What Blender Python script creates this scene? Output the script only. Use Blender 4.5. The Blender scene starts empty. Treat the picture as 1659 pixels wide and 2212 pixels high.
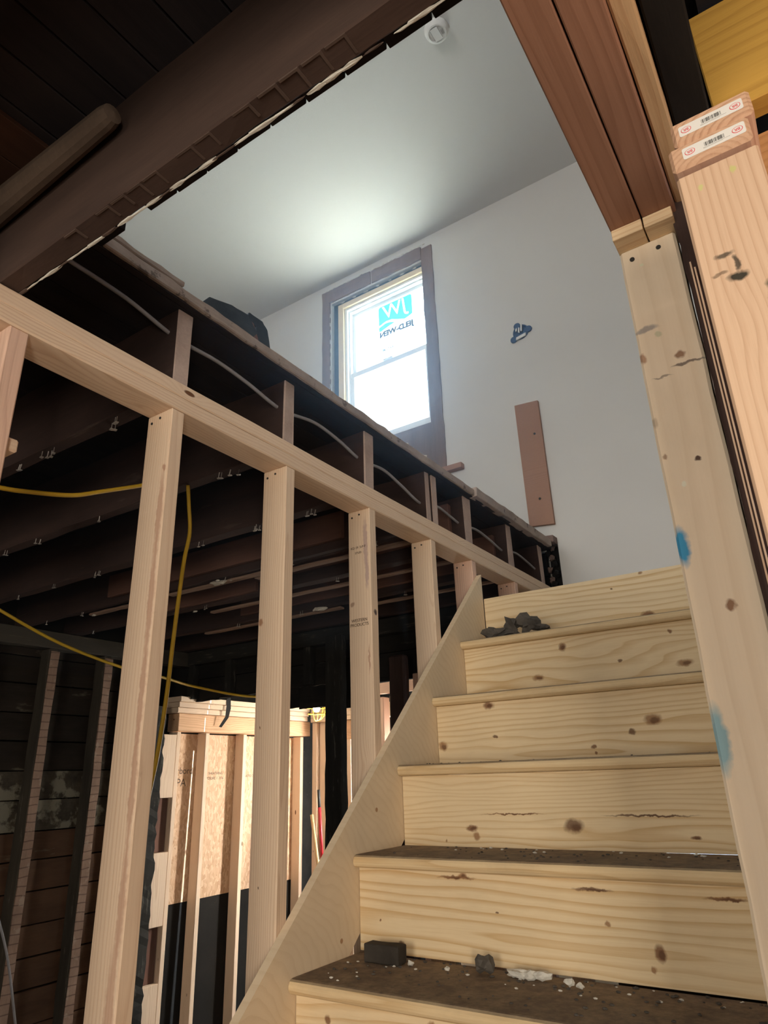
import bpy, bmesh, math, random
from mathutils import Vector, Matrix, Euler
random.seed(7)
sc = bpy.context.scene
C = sc.collection
ZC = 1.68                      # camera height above the lower floor; all z below are relative to the camera

# ---------------------------------------------------------------- camera
cam_d = bpy.data.cameras.new('camera'); cam = bpy.data.objects.new('camera', cam_d); C.objects.link(cam)
r_ = Vector((0.83193024, 0.55401904, -0.03090278)); u_ = Vector((0.22522653, -0.28625884, 0.93130494))
f_ = Vector((-0.50711447, 0.78174086, 0.36292717))
cam.matrix_world = Matrix(((r_.x, u_.x, -f_.x, 0), (r_.y, u_.y, -f_.y, 0), (r_.z, u_.z, -f_.z, ZC), (0, 0, 0, 1)))
cam_d.sensor_fit = 'VERTICAL'; cam_d.sensor_height = 36.0; cam_d.lens = 36.0 * 1460.77 / 2212
cam_d.clip_start = 0.02
sc.camera = cam
sc.view_settings.view_transform = 'Standard'; sc.view_settings.look = 'None'
sc.view_settings.exposure = 0.16; sc.view_settings.gamma = 1.0; sc.view_settings.use_curve_mapping = False

# ---------------------------------------------------------------- sky and lights
w = bpy.data.worlds.new('sky'); sc.world = w; w.use_nodes = True
bg = w.node_tree.nodes['Background']; bg.inputs[0].default_value = (0.66, 0.84, 1.0, 1); bg.inputs[1].default_value = 9.5

def area(name, loc, target, size, sy, power, col, portal=False, spread=180):
    d = bpy.data.lights.new(name, 'AREA'); d.shape = 'RECTANGLE'; d.size = size; d.size_y = sy
    d.energy = power; d.color = col; d.spread = math.radians(spread)
    if portal: d.cycles.is_portal = True
    o = bpy.data.objects.new(name, d); C.objects.link(o)
    o.location = (loc[0], loc[1], loc[2] + ZC)
    v = Vector((target[0] - loc[0], target[1] - loc[1], target[2] - loc[2]))
    o.rotation_euler = v.to_track_quat('-Z', 'Y').to_euler()
    return o
# sun on the roof slab added outside below the window; it bounces up through the window on to the ceiling
sd_ = bpy.data.lights.new('sun', 'SUN'); sd_.energy = 95; sd_.angle = math.radians(1); sd_.color = (0.88, 0.96, 1.0)
so_ = bpy.data.objects.new('sun', sd_); C.objects.link(so_); so_.location = (6, 5, 8)
so_.rotation_euler = Vector((-0.60, -0.02, -0.80)).to_track_quat('-Z', 'Y').to_euler()
# added fill light for the upstairs walls and ceiling, no window behind it
area('fill_upstairs', (-1.6, -2.6, 2.2), (-1.6, 1.5, 3.3), 1.6, 1.2, 90, (0.96, 0.98, 1.0))
# doorway light behind the photographer
area('daylight_doorway', (1.0, -1.15, 0.05), (-0.8, 1.8, 0.1), 0.45, 1.3, 30, (1.0, 0.89, 0.74))
area('fill_behind', (-0.5, -2.6, 0.1), (-0.8, 1.8, 0.1), 1.2, 1.4, 44, (1.0, 0.90, 0.76))  # added fill from behind to brighten the post and risers
# daylight inside the rear addition, from its right
area('daylight_addition', (-2.97, 5.02, -0.15), (-4.1, 3.8, -0.35), 0.14, 0.7, 40, (1.0, 0.95, 0.86))

# ---------------------------------------------------------------- material helpers
def nodes_of(name):
    m = bpy.data.materials.new(name); m.use_nodes = True
    nt = m.node_tree; nt.nodes.clear()
    return m, nt
class N:
    def __init__(s, nt): s.nt = nt
    def n(s, t, **k):
        x = s.nt.nodes.new(t)
        for a, b in k.items(): setattr(x, a, b)
        return x
    def inp(s, node, i, v):
        if isinstance(v, bpy.types.NodeSocket): s.nt.links.new(v, node.inputs[i])
        elif v is not None: node.inputs[i].default_value = v
    def math(s, op, a, b=None, c=None, clamp=False):
        x = s.n('ShaderNodeMath', operation=op, use_clamp=clamp)
        s.inp(x, 0, a); s.inp(x, 1, b); s.inp(x, 2, c); return x.outputs[0]
    def vec(s, op, a, b=None):
        x = s.n('ShaderNodeVectorMath', operation=op); s.inp(x, 0, a); s.inp(x, 1, b)
        return x.outputs['Value'] if op in ('LENGTH', 'DISTANCE', 'DOT_PRODUCT') else x.outputs[0]
    def comb(s, a, b, c):
        x = s.n('ShaderNodeCombineXYZ'); s.inp(x, 0, a); s.inp(x, 1, b); s.inp(x, 2, c); return x.outputs[0]
    def sep(s, v):
        x = s.n('ShaderNodeSeparateXYZ'); s.inp(x, 0, v); return x.outputs
    def noise(s, v, scale, detail=2, rough=0.5):
        x = s.n('ShaderNodeTexNoise'); s.inp(x, 'Vector', v); s.inp(x, 'Scale', scale); s.inp(x, 'Detail', detail); s.inp(x, 'Roughness', rough)
        return x.outputs['Fac']
    def ramp(s, f, stops, interp='LINEAR'):
        x = s.n('ShaderNodeValToRGB'); s.inp(x, 0, f); r = x.color_ramp; r.interpolation = interp
        while len(r.elements) < len(stops): r.elements.new(0.5)
        for e, (p, c) in zip(r.elements, stops):
            e.position = p; e.color = (c, c, c, 1) if not hasattr(c, '__len__') else (*c[:3], 1)
        return x.outputs[0]
    def mix(s, f, a, b, mode='MIX'):
        x = s.n('ShaderNodeMix', data_type='RGBA', blend_type=mode)
        s.inp(x, 0, f)
        for i, v in ((6, a), (7, b)):
            s.inp(x, i, v if isinstance(v, bpy.types.NodeSocket) else (*v[:3], 1))
        return x.outputs[2]
    def out(s, col, rough=0.7, bump=None, bstr=0.2, bdist=0.002, spec=0.3, metal=0.0, **k):
        b = s.n('ShaderNodeBsdfPrincipled')
        s.inp(b, 'Base Color', col if isinstance(col, bpy.types.NodeSocket) else (*col[:3], 1))
        s.inp(b, 'Roughness', rough); s.inp(b, 'Metallic', metal); s.inp(b, 'Specular IOR Level', spec)
        for kk, v in k.items(): s.inp(b, kk.replace('_', ' '), v)
        if bump is not None:
            x = s.n('ShaderNodeBump'); s.inp(x, 'Height', bump); s.inp(x, 'Strength', bstr); s.inp(x, 'Distance', bdist)
            s.nt.links.new(x.outputs[0], b.inputs['Normal'])
        o = s.n('ShaderNodeOutputMaterial'); s.nt.links.new(b.outputs[0], o.inputs[0])
        return b

def wood(name, light, dark, freq=110, warp=0.03, knots=0.0, blotch=0.25, dirt=0.0, dirtcol=(0.08, 0.06, 0.045),
         marks=(), rough=0.75, seed=0.0, ringdark=0.8, knotcol=(0.16, 0.07, 0.03), pith=0.05, bump=0.25, topdirt=None, ringamt=0.75):
    """timber with growth rings along the object's local X"""
    m, nt = nodes_of(name); g = N(nt)
    P = g.n('ShaderNodeTexCoord').outputs['Object']
    rnd = g.math('ADD', g.n('ShaderNodeObjectInfo').outputs['Random'], seed)
    ox = g.math('MULTIPLY', rnd, 43.0)
    oy = g.math('ADD', g.math('MULTIPLY', g.math('FRACT', g.math('MULTIPLY', rnd, 7.31)), 0.08), -0.04)
    oz = g.math('ADD', g.math('MULTIPLY', g.math('FRACT', g.math('MULTIPLY', rnd, 13.7)), 0.04), pith)
    Q = g.vec('ADD', P, g.comb(ox, oy, oz))
    wn = g.n('ShaderNodeTexNoise'); g.inp(wn, 'Vector', g.vec('MULTIPLY', Q, (1.3, 7.0, 7.0))); g.inp(wn, 'Scale', 1.0); g.inp(wn, 'Detail', 2.5)
    wv = g.vec('MULTIPLY', g.vec('SUBTRACT', wn.outputs['Color'], (0.5, 0.5, 0.5)), (0, warp * 2, warp * 2))
    q = g.sep(g.vec('ADD', Q, wv))
    r = g.math('SQRT', g.math('ADD', g.math('MULTIPLY', q[1], q[1]), g.math('MULTIPLY', q[2], q[2])))
    kd = None
    if knots > 0:
        v = g.n('ShaderNodeTexVoronoi', voronoi_dimensions='3D', feature='F1'); g.inp(v, 'Vector', g.vec('MULTIPLY', Q, (3.2, 8.5, 8.5))); g.inp(v, 'Scale', 1.0)
        kd = v.outputs['Distance']
        prox = g.math('SUBTRACT', 1.0, g.math('DIVIDE', kd, 0.33), clamp=True)
        r = g.math('ADD', r, g.math('MULTIPLY', g.math('MULTIPLY', prox, prox), 0.022))
    ring = g.math('FRACT', g.math('MULTIPLY', r, freq))
    ring = g.ramp(ring, [(0.0, 0.15), (0.45, 0.0), (0.82, ringdark), (0.93, 1.0), (1.0, 0.15)])
    amp = g.ramp(g.noise(g.vec('MULTIPLY', Q, (0.8, 5, 5)), 1.0, 2), [(0.3, 0.35), (0.7, 1.0)])
    ring = g.math('MULTIPLY', ring, amp)
    fib = g.noise(g.vec('MULTIPLY', Q, (12, 350, 350)), 1.0, 2)
    t = g.math('ADD', g.math('MULTIPLY', ring, ringamt), g.math('MULTIPLY', g.math('SUBTRACT', fib, 0.5), 0.45), clamp=True)
    col = g.mix(t, light, dark)
    bl = g.noise(g.vec('MULTIPLY', Q, (1.6, 9, 9)), 1.0, 3)
    bl = g.math('ADD', 1.0 - blotch * 0.6, g.math('MULTIPLY', bl, blotch * 1.2))
    col = g.mix(1.0, col, g.comb(bl, bl, bl), 'MULTIPLY')
    if kd is not None:
        kth = 0.115 * knots
        kf = g.ramp(g.math('DIVIDE', kd, kth), [(0.75, 1.0), (1.0, 0.0)])
        col = g.mix(kf, col, knotcol)
    if dirt > 0:
        dn = g.ramp(g.noise(g.vec('MULTIPLY', Q, (4, 9, 9)), 1.0, 5, 0.65), [(0.48, 0.0), (0.72, 1.0)])
        col = g.mix(g.math('MULTIPLY', dn, dirt), col, dirtcol)
    if topdirt is not None:
        gn = g.sep(g.n('ShaderNodeNewGeometry').outputs['Normal'])
        gn = g.n('ShaderNodeNewGeometry').outputs['Normal']
        up = g.ramp(g.sep(gn)[2], [(0.55, 0.0), (0.95, 1.0)])
        dn2 = g.ramp(g.noise(P, 28, 6, 0.7), [(0.25, 0.72), (0.6, 1.0)])
        col = g.mix(g.math('MULTIPLY', up, dn2), col, g.mix(g.noise(P, 90, 3), topdirt, tuple(c * 1.7 for c in topdirt)))
    for (cx, cy, cz, rx, ry, rz, mc, st) in marks:       # stains that belong to this one board, in its own coordinates
        nv = g.n('ShaderNodeTexNoise'); g.inp(nv, 'Vector', P); g.inp(nv, 'Scale', 70.0); g.inp(nv, 'Detail', 3.0)
        pv = g.vec('ADD', P, g.vec('MULTIPLY', g.vec('SUBTRACT', nv.outputs['Color'], (0.5, 0.5, 0.5)), (0.012, 0.012, 0.012)))
        d = g.vec('LENGTH', g.vec('DIVIDE', g.vec('SUBTRACT', pv, (cx, cy, cz)), (rx, ry, rz)))
        mf = g.math('MULTIPLY', g.ramp(d, [(0.55, 1.0), (1.0, 0.0)]), st)
        col = g.mix(mf, col, mc)
    g.out(col, rough=rough, bump=g.math('ADD', fib, g.math('MULTIPLY', ring, 0.6)), bstr=bump, bdist=0.0012, spec=0.25)
    return m

def rough_mat(name, a, b, scale=6, patch=None, patchcol=(0.3, 0.3, 0.28), stretch=(1, 1, 1), rough=0.9, bstr=0.5, stripes=None):
    m, nt = nodes_of(name); g = N(nt)
    P = g.n('ShaderNodeTexCoord').outputs['Object']
    rnd = g.n('ShaderNodeObjectInfo').outputs['Random']
    Q = g.vec('ADD', g.vec('MULTIPLY', P, stretch), g.comb(g.math('MULTIPLY', rnd, 31.0), 0.0, 0.0))
    n1 = g.noise(Q, scale, 6, 0.65)
    col = g.mix(g.ramp(n1, [(0.3, 0.0), (0.7, 1.0)]), a, b)
    fib = g.noise(g.vec('MULTIPLY', Q, (8, 160, 160)), 1.0, 2)
    col = g.mix(g.math('MULTIPLY', fib, 0.35), col, tuple(c * 0.4 for c in a))
    if stripes:
        sx = g.sep(P)[0]
        f = g.math('FRACT', g.math('ADD', g.math('MULTIPLY', sx, stripes[0]), g.math('MULTIPLY', g.noise(P, 9, 2), 0.5)))
        col = g.mix(g.math('MULTIPLY', g.ramp(f, [(0.0, 0.0), (0.12, 1.0), (0.2, 0.0)]), stripes[2]), col, stripes[1])
    if patch:
        pn = g.ramp(g.noise(Q, patch[0], 5, 0.6), [(patch[1], 0.0), (patch[1] + 0.06, 1.0)])
        col = g.mix(g.math('MULTIPLY', pn, patch[2]), col, patchcol)
    g.out(col, rough=rough, bump=n1, bstr=bstr, bdist=0.004, spec=0.2)
    return m

def plain(name, col, rough=0.6, var=0.08, scale=8, metal=0.0, spec=0.4, bstr=0.0, **k):
    m, nt = nodes_of(name); g = N(nt)
    P = g.n('ShaderNodeTexCoord').outputs['Object']
    n1 = g.noise(P, scale, 4)
    c = g.mix(n1, tuple(x * (1 - var) for x in col), tuple(min(1, x * (1 + var)) for x in col))
    g.out(c, rough=rough, metal=metal, spec=spec, bump=n1 if bstr else None, bstr=bstr, **k)
    return m

PINE = (0.76, 0.58, 0.36)
M = {}
M['stud'] = wood('fir_framing', (0.80, 0.62, 0.46), (0.62, 0.42, 0.28), freq=130, warp=0.035, knots=0.55, blotch=0.25)
M['stud_pink'] = wood('fir_framing_reddish', (0.78, 0.54, 0.42), (0.58, 0.36, 0.27), freq=120, warp=0.035, knots=0.5, blotch=0.3, seed=0.3)
M['riser'] = wood('knotty_pine_riser', (0.80, 0.60, 0.33), (0.58, 0.35, 0.13), freq=70, warp=0.045, knots=1.0, blotch=0.12, dirt=0.10,
                  dirtcol=(0.30, 0.22, 0.13), knotcol=(0.20, 0.085, 0.035), pith=0.03, bump=0.12)
M['tread'] = wood('pine_tread', (0.78, 0.60, 0.36), (0.58, 0.38, 0.18), freq=90, warp=0.03, knots=0.7, blotch=0.15, dirt=0.3,
                  dirtcol=(0.30, 0.23, 0.15), bump=0.12, topdirt=(0.115, 0.082, 0.058))
M['skirt'] = wood('pale_skirt_board', (0.80, 0.65, 0.46), (0.72, 0.56, 0.37), freq=45, warp=0.05, knots=0.5, blotch=0.15, knotcol=(0.45, 0.26, 0.14), bump=0.1)
M['endgrain'] = wood('plate_end_grain', (0.66, 0.42, 0.28), (0.42, 0.22, 0.13), freq=140, warp=0.01, knots=0, blotch=0.15, bump=0.2)
M['beam'] = wood('brown_beam', (0.34, 0.185, 0.125), (0.25, 0.125, 0.080), freq=160, warp=0.012, knots=0.0, blotch=0.35, bump=0.15)
M['beam_pale'] = wood('pale_beam_ply', (0.62, 0.44, 0.26), (0.46, 0.28, 0.15), freq=60, warp=0.03, knots=0.4, blotch=0.4)
M['block'] = wood('bearing_block_wood', (0.80, 0.62, 0.40), (0.56, 0.34, 0.18), freq=120, warp=0.01, knots=0, blotch=0.1)
M['plank'] = wood('reddish_plank', (0.40, 0.235, 0.17), (0.32, 0.17, 0.115), freq=120, warp=0.012, knots=0, blotch=0.12)
M['casing'] = rough_mat('exposed_brown_framing', (0.20, 0.14, 0.12), (0.30, 0.21, 0.18), scale=5, stretch=(0.4, 3, 3))
M['amber'] = wood('amber_board', (0.66, 0.38, 0.08), (0.42, 0.21, 0.04), freq=40, warp=0.05, knots=0, blotch=0.5)
M['orange2'] = wood('orange_header_wood', (0.72, 0.46, 0.28), (0.52, 0.29, 0.16), freq=80, warp=0.04, knots=0.5, blotch=0.35, dirt=0.3, dirtcol=(0.35, 0.2, 0.12))
M['orange'] = wood('orange_board', (0.55, 0.27, 0.11), (0.38, 0.17, 0.06), freq=70, warp=0.03, knots=0.3, blotch=0.3)
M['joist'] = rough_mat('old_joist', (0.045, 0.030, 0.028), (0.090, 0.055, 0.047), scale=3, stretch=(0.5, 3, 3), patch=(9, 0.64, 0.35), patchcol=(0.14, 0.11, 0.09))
M['joist_end'] = rough_mat('sawn_joist_end', (0.46, 0.34, 0.29), (0.64, 0.50, 0.43), scale=12)
M['sister'] = rough_mat('reddish_sister_board', (0.16, 0.085, 0.065), (0.24, 0.13, 0.10), scale=4, stretch=(0.4, 3, 3))
M['strip'] = rough_mat('furring_strip', (0.30, 0.20, 0.15), (0.42, 0.29, 0.22), scale=5, stretch=(0.4, 3, 3))
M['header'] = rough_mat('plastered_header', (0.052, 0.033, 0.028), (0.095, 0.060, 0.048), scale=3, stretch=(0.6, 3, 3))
M['batten'] = rough_mat('brown_batten', (0.10, 0.072, 0.055), (0.17, 0.125, 0.095), scale=5)
M['ghost'] = rough_mat('plaster_ghost', (0.085, 0.058, 0.048), (0.125, 0.085, 0.068), scale=9)
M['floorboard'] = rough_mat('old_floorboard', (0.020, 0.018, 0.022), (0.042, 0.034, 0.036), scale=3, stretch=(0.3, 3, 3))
M['floorboard_brown'] = rough_mat('old_floorboard_brown', (0.06, 0.028, 0.018), (0.10, 0.048, 0.030), scale=3, stretch=(0.3, 3, 3))
M['board_edge'] = rough_mat('cut_floor_edge', (0.36, 0.29, 0.25), (0.58, 0.48, 0.42), scale=7, patch=(20, 0.60, 0.8), patchcol=(0.10, 0.08, 0.07))
M['black_board'] = rough_mat('blackened_board', (0.012, 0.012, 0.013), (0.030, 0.027, 0.024), scale=3, stretch=(0.6, 3, 3), patch=(7, 0.66, 0.30), patchcol=(0.16, 0.15, 0.13))
M['black_post'] = rough_mat('blackened_post', (0.018, 0.018, 0.018), (0.040, 0.038, 0.034), scale=4, stretch=(0.4, 3, 3), patch=(16, 0.60, 0.45), patchcol=(0.16, 0.15, 0.13))
M['old_stud_side'] = rough_mat('old_stud', (0.05, 0.044, 0.036), (0.10, 0.085, 0.065), scale=3, stretch=(0.5, 3, 3), patch=(12, 0.62, 0.4), patchcol=(0.22, 0.20, 0.16))
M['old_stud'] = rough_mat('old_stud_face', (0.24, 0.155, 0.115), (0.40, 0.27, 0.20), scale=5, stripes=(22, (0.07, 0.04, 0.03), 0.8), patch=(14, 0.58, 0.5), patchcol=(0.40, 0.32, 0.25))
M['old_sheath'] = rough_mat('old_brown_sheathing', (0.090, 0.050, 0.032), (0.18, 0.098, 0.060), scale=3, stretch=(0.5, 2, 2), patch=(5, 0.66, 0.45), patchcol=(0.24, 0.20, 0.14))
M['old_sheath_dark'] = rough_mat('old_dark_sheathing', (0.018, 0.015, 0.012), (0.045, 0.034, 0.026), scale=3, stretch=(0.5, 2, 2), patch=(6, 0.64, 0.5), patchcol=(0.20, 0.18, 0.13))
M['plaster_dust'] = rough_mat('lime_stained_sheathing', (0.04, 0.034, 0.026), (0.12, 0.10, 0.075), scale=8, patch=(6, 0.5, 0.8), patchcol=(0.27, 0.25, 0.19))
M['tarpaper'] = rough_mat('black_tar_paper', (0.010, 0.010, 0.010), (0.022, 0.019, 0.017), scale=2, patch=(4, 0.68, 0.4), patchcol=(0.10, 0.06, 0.04))
M['plaster'] = plain('wall_plaster', (0.70, 0.69, 0.66), rough=0.85, var=0.03, scale=2.5, bstr=0.02)
M['ceil'] = plain('ceiling_plaster', (0.74, 0.74, 0.72), rough=0.85, var=0.02, scale=2)
M['lime'] = plain('lime_plaster_bits', (0.66, 0.64, 0.58), rough=0.95, var=0.25, scale=60, bstr=0.6)
M['vinyl'] = plain('white_vinyl', (0.82, 0.85, 0.86), rough=0.35, var=0.02)
M['windowpine'] = wood('window_pine', (0.82, 0.68, 0.46), (0.66, 0.50, 0.30), freq=90, warp=0.01, knots=0.3, blotch=0.1)
M['dark_gap'] = rough_mat('dark_gap_shade', (0.03, 0.035, 0.045), (0.07, 0.08, 0.10), scale=20)  # near-black that stands in for shade inside gaps and cracks
M['cord'] = plain('yellow_cord_rubber', (0.62, 0.40, 0.03), rough=0.45, var=0.1)
M['cable'] = plain('grey_cable_sheath', (0.30, 0.29, 0.30), rough=0.6, var=0.2, scale=30)
M['metal'] = plain('dull_steel', (0.55, 0.54, 0.52), rough=0.4, metal=0.9)
M['nailgrey'] = plain('nail_steel', (0.50, 0.48, 0.46), rough=0.5, metal=0.3)
M['nailhead'] = plain('dark_nail', (0.03, 0.03, 0.03), rough=0.6)
M['blue_box'] = plain('blue_plastic_box', (0.06, 0.12, 0.24), rough=0.5, var=0.3, scale=40)
M['white_plastic'] = plain('white_plastic', (0.80, 0.80, 0.78), rough=0.4, var=0.02)
M['grey_plastic'] = plain('grey_recess_plastic', (0.42, 0.42, 0.41), rough=0.5, var=0.1, scale=60)
M['red'] = plain('red_enamel', (0.42, 0.02, 0.03), rough=0.35)
M['ink'] = plain('stamp_ink', (0.10, 0.07, 0.05), rough=0.9, var=0.4, scale=120)
M['sticker'] = plain('white_sticker_paper', (0.84, 0.83, 0.80), rough=0.5, var=0.03)
M['redink'] = plain('red_sticker_ink', (0.75, 0.06, 0.08), rough=0.5)
M['blackink'] = plain('black_sticker_ink', (0.06, 0.06, 0.06), rough=0.5)
M['debris'] = rough_mat('crumpled_dark_debris', (0.06, 0.055, 0.05), (0.16, 0.14, 0.12), scale=14)
M['debris_red'] = rough_mat('reddish_paper_debris', (0.26, 0.15, 0.14), (0.36, 0.22, 0.21), scale=6)
M['roof_felt'] = rough_mat('dark_felt_debris', (0.035, 0.045, 0.06), (0.09, 0.11, 0.13), scale=8)
M['charblock'] = rough_mat('dark_wood_offcut', (0.035, 0.03, 0.025), (0.075, 0.065, 0.055), scale=8)
M['white_panel'] = plain('white_sheathing_wrap', (0.74, 0.72, 0.64), rough=0.8, var=0.05, scale=3)
M['concrete'] = rough_mat('dusty_floor', (0.16, 0.13, 0.10), (0.26, 0.21, 0.16), scale=4)
M['tool_wood'] = plain('tool_handle_wood', (0.55, 0.38, 0.20), rough=0.6)

def osb_mat():
    m, nt = nodes_of('strand_board'); g = N(nt)
    P = g.n('ShaderNodeTexCoord').outputs['Object']
    v = g.n('ShaderNodeTexVoronoi', voronoi_dimensions='3D'); wn = g.n('ShaderNodeTexNoise'); g.inp(wn, 'Vector', P); g.inp(wn, 'Scale', 9.0)
    Q = g.vec('ADD', P, g.vec('MULTIPLY', wn.outputs['Color'], (0.06, 0.06, 0.06)))
    g.inp(v, 'Vector', g.vec('MULTIPLY', Q, (1.0, 2.4, 1.0))); g.inp(v, 'Scale', 34.0)
    h = g.sep(v.outputs['Color'])[0]
    col = g.ramp(h, [(0.0, (0.53, 0.33, 0.20)), (0.5, (0.63, 0.42, 0.27)), (1.0, (0.74, 0.54, 0.37))])
    dk = g.ramp(g.noise(g.vec('MULTIPLY', P, (1, 2, 1)), 34, 3), [(0.66, 0.0), (0.72, 1.0)])
    col = g.mix(g.math('MULTIPLY', dk, 0.6), col, (0.26, 0.13, 0.06))
    g.out(col, rough=0.7, bump=h, bstr=0.35, bdist=0.003)
    return m
M['osb'] = osb_mat()

def glass_mat():
    m, nt = nodes_of('window_glass'); g = N(nt)
    t = g.n('ShaderNodeBsdfTransparent'); t.inputs[0].default_value = (0.96, 0.98, 0.98, 1)
    gl = g.n('ShaderNodeBsdfGlossy'); gl.inputs['Roughness'].default_value = 0.02
    fr = g.n('ShaderNodeLayerWeight'); fr.inputs[0].default_value = 0.08
    mx = g.n('ShaderNodeMixShader'); nt.links.new(g.math('MULTIPLY', fr.outputs['Facing'], 0.25), mx.inputs[0]); nt.links.new(t.outputs[0], mx.inputs[1]); nt.links.new(gl.outputs[0], mx.inputs[2])
    o = g.n('ShaderNodeOutputMaterial'); nt.links.new(mx.outputs[0], o.inputs[0]); return m
M['glass'] = glass_mat()
def film_mat(name, col):
    m, nt = nodes_of(name); g = N(nt)
    t = g.n('ShaderNodeBsdfTransparent'); t.inputs[0].default_value = (*col, 1)
    d = g.n('ShaderNodeBsdfTranslucent'); d.inputs[0].default_value = (*col, 1)
    mx = g.n('ShaderNodeMixShader'); mx.inputs[0].default_value = 0.15
    nt.links.new(t.outputs[0], mx.inputs[1]); nt.links.new(d.outputs[0], mx.inputs[2])
    o = g.n('ShaderNodeOutputMaterial'); nt.links.new(mx.outputs[0], o.inputs[0]); return m
M['film_cyan'] = film_mat('cyan_window_film', (0.016, 0.13, 0.155))
M['film_grey'] = film_mat('grey_window_film', (0.004, 0.0045, 0.005))
def bulb_mat():
    m, nt = nodes_of('lit_bulb'); g = N(nt)
    e = g.n('ShaderNodeEmission'); e.inputs[0].default_value = (1, 0.93, 0.8, 1); e.inputs[1].default_value = 4.0
    o = g.n('ShaderNodeOutputMaterial'); nt.links.new(e.outputs[0], o.inputs[0]); return m
M['bulb'] = bulb_mat()

def mk(axis, box, lst):
    """stains given at real coordinates (X, Y, Z, rx, ry, rz) turned into the board's own coordinates"""
    x0, x1, y0, y1, z0, z1 = box; c = ((x0 + x1) / 2, (y0 + y1) / 2, (z0 + z1) / 2); out = []
    for (X, Y, Z, rx, ry, rz, col, st) in lst:
        d = (X - c[0], Y - c[1], Z - c[2])
        if axis == 'x': out.append((*d, rx, ry, rz, col, st))
        elif axis == 'z': out.append((d[2], d[1], -d[0], rz, ry, rx, col, st))
        else: out.append((d[1], -d[0], d[2], ry, rx, rz, col, st))
    return out
# ---------------------------------------------------------------- object helpers
def link(name, me, parent=None, loc=(0, 0, 0), rot=(0, 0, 0), scale=(1, 1, 1)):
    o = bpy.data.objects.new(name, me); C.objects.link(o)
    o.location = Vector(loc); o.rotation_euler = rot; o.scale = scale
    if parent is not None: o.parent = parent
    return o
def tag(o, label=None, cat=None, group=None, kind=None):
    if label: o['label'] = label
    if cat: o['category'] = cat
    if group: o['group'] = group
    if kind: o['kind'] = kind
    return o
def root(name, loc, label=None, cat=None, group=None, kind=None):
    o = bpy.data.objects.new(name, None); C.objects.link(o); o.empty_display_size = 0.1
    o.location = (loc[0], loc[1], loc[2] + ZC)
    return tag(o, label, cat, group, kind)
def wpos(o):
    p = Vector((0, 0, 0))
    while o is not None: p = p + o.location; o = o.parent
    return p
def place(o, parent, loc):
    """put o at camera-relative position loc under an unrotated parent"""
    p = Vector((loc[0], loc[1], loc[2] + ZC))
    if parent is not None: o.parent = parent; p = p - wpos(parent)
    o.location = p
def to_mesh(bm, name, mats):
    me = bpy.data.meshes.new(name); bm.normal_update(); bm.to_mesh(me); bm.free()
    for m in (mats if isinstance(mats, (list, tuple)) else [mats]): me.materials.append(m)
    return me
ROT = {'x': (0, 0, 0), 'y': (0, 0, math.pi / 2), 'z': (0, -math.pi / 2, 0)}
def board(name, mat, x0, x1, y0, y1, z0, z1, axis='x', parent=None, bev=0.003, wob=0.0, cuts=0, endmat=None, wobends=0.0, rotz=0.0):
    """one piece of timber, its length along local X, placed by its real corner coordinates"""
    dx, dy, dz = x1 - x0, y1 - y0, z1 - z0
    L, W, H = {'x': (dx, dy, dz), 'y': (dy, dx, dz), 'z': (dz, dy, dx)}[axis]
    bm = bmesh.new(); bmesh.ops.create_cube(bm, size=1.0)
    for v in bm.verts: v.co = Vector((v.co.x * L, v.co.y * W, v.co.z * H))
    if cuts:
        es = [e for e in bm.edges if abs((e.verts[0].co - e.verts[1].co).x) > L * 0.9]
        bmesh.ops.subdivide_edges(bm, edges=es, cuts=cuts, use_grid_fill=True)
    if bev > 0:
        es = [e for e in bm.edges if len(e.link_faces) == 2 and e.calc_face_angle(0) > 0.5]
        bmesh.ops.bevel(bm, geom=es, offset=min(bev, 0.3 * min(W, H)), segments=1, affect='EDGES', profile=0.5)
    if wob:
        rr = random.Random(hash((round(x0, 3), round(y0, 3), round(z0, 3))) & 0xffff)
        tab = {}
        for v in bm.verts:
            k = round(v.co.x, 2)
            s = (v.co.y > 0, v.co.z > 0)
            if (k, s) not in tab: tab[(k, s)] = (rr.uniform(-wob, wob), rr.uniform(-wob, wob))
            a, b = tab[(k, s)]; v.co.y += a; v.co.z += b
            if wobends and abs(v.co.x) > L * 0.48: v.co.x += rr.uniform(-wobends, wobends)
    mats = [mat]
    if endmat:
        mats.append(endmat)
        for f in bm.faces:
            if abs(f.calc_center_median().x) > L * 0.498: f.material_index = 1
    o = link(name, to_mesh(bm, name, mats), None, rot=ROT[axis])
    if rotz: o.rotation_euler.rotate_axis('Z', rotz)
    place(o, parent, ((x0 + x1) / 2, (y0 + y1) / 2, (z0 + z1) / 2))
    return o
def boxes(name, mat, lst, parent=None, loc=(0, 0, 0)):
    """abutting slabs of one surface as one mesh"""
    bm = bmesh.new()
    for (x0, x1, y0, y1, z0, z1) in lst:
        r = bmesh.ops.create_cube(bm, size=1.0)
        for v in r['verts']: v.co = Vector(((x0 + x1) / 2 + v.co.x * (x1 - x0), (y0 + y1) / 2 + v.co.y * (y1 - y0), (z0 + z1) / 2 + v.co.z * (z1 - z0)))
    cx = sum((l[0] + l[1]) / 2 for l in lst) / len(lst); cy = sum((l[2] + l[3]) / 2 for l in lst) / len(lst); cz = min(l[4] for l in lst)
    for v in bm.verts: v.co -= Vector((cx, cy, cz))
    o = link(name, to_mesh(bm, name, mat)); place(o, parent, (cx, cy, cz)); return o
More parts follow.
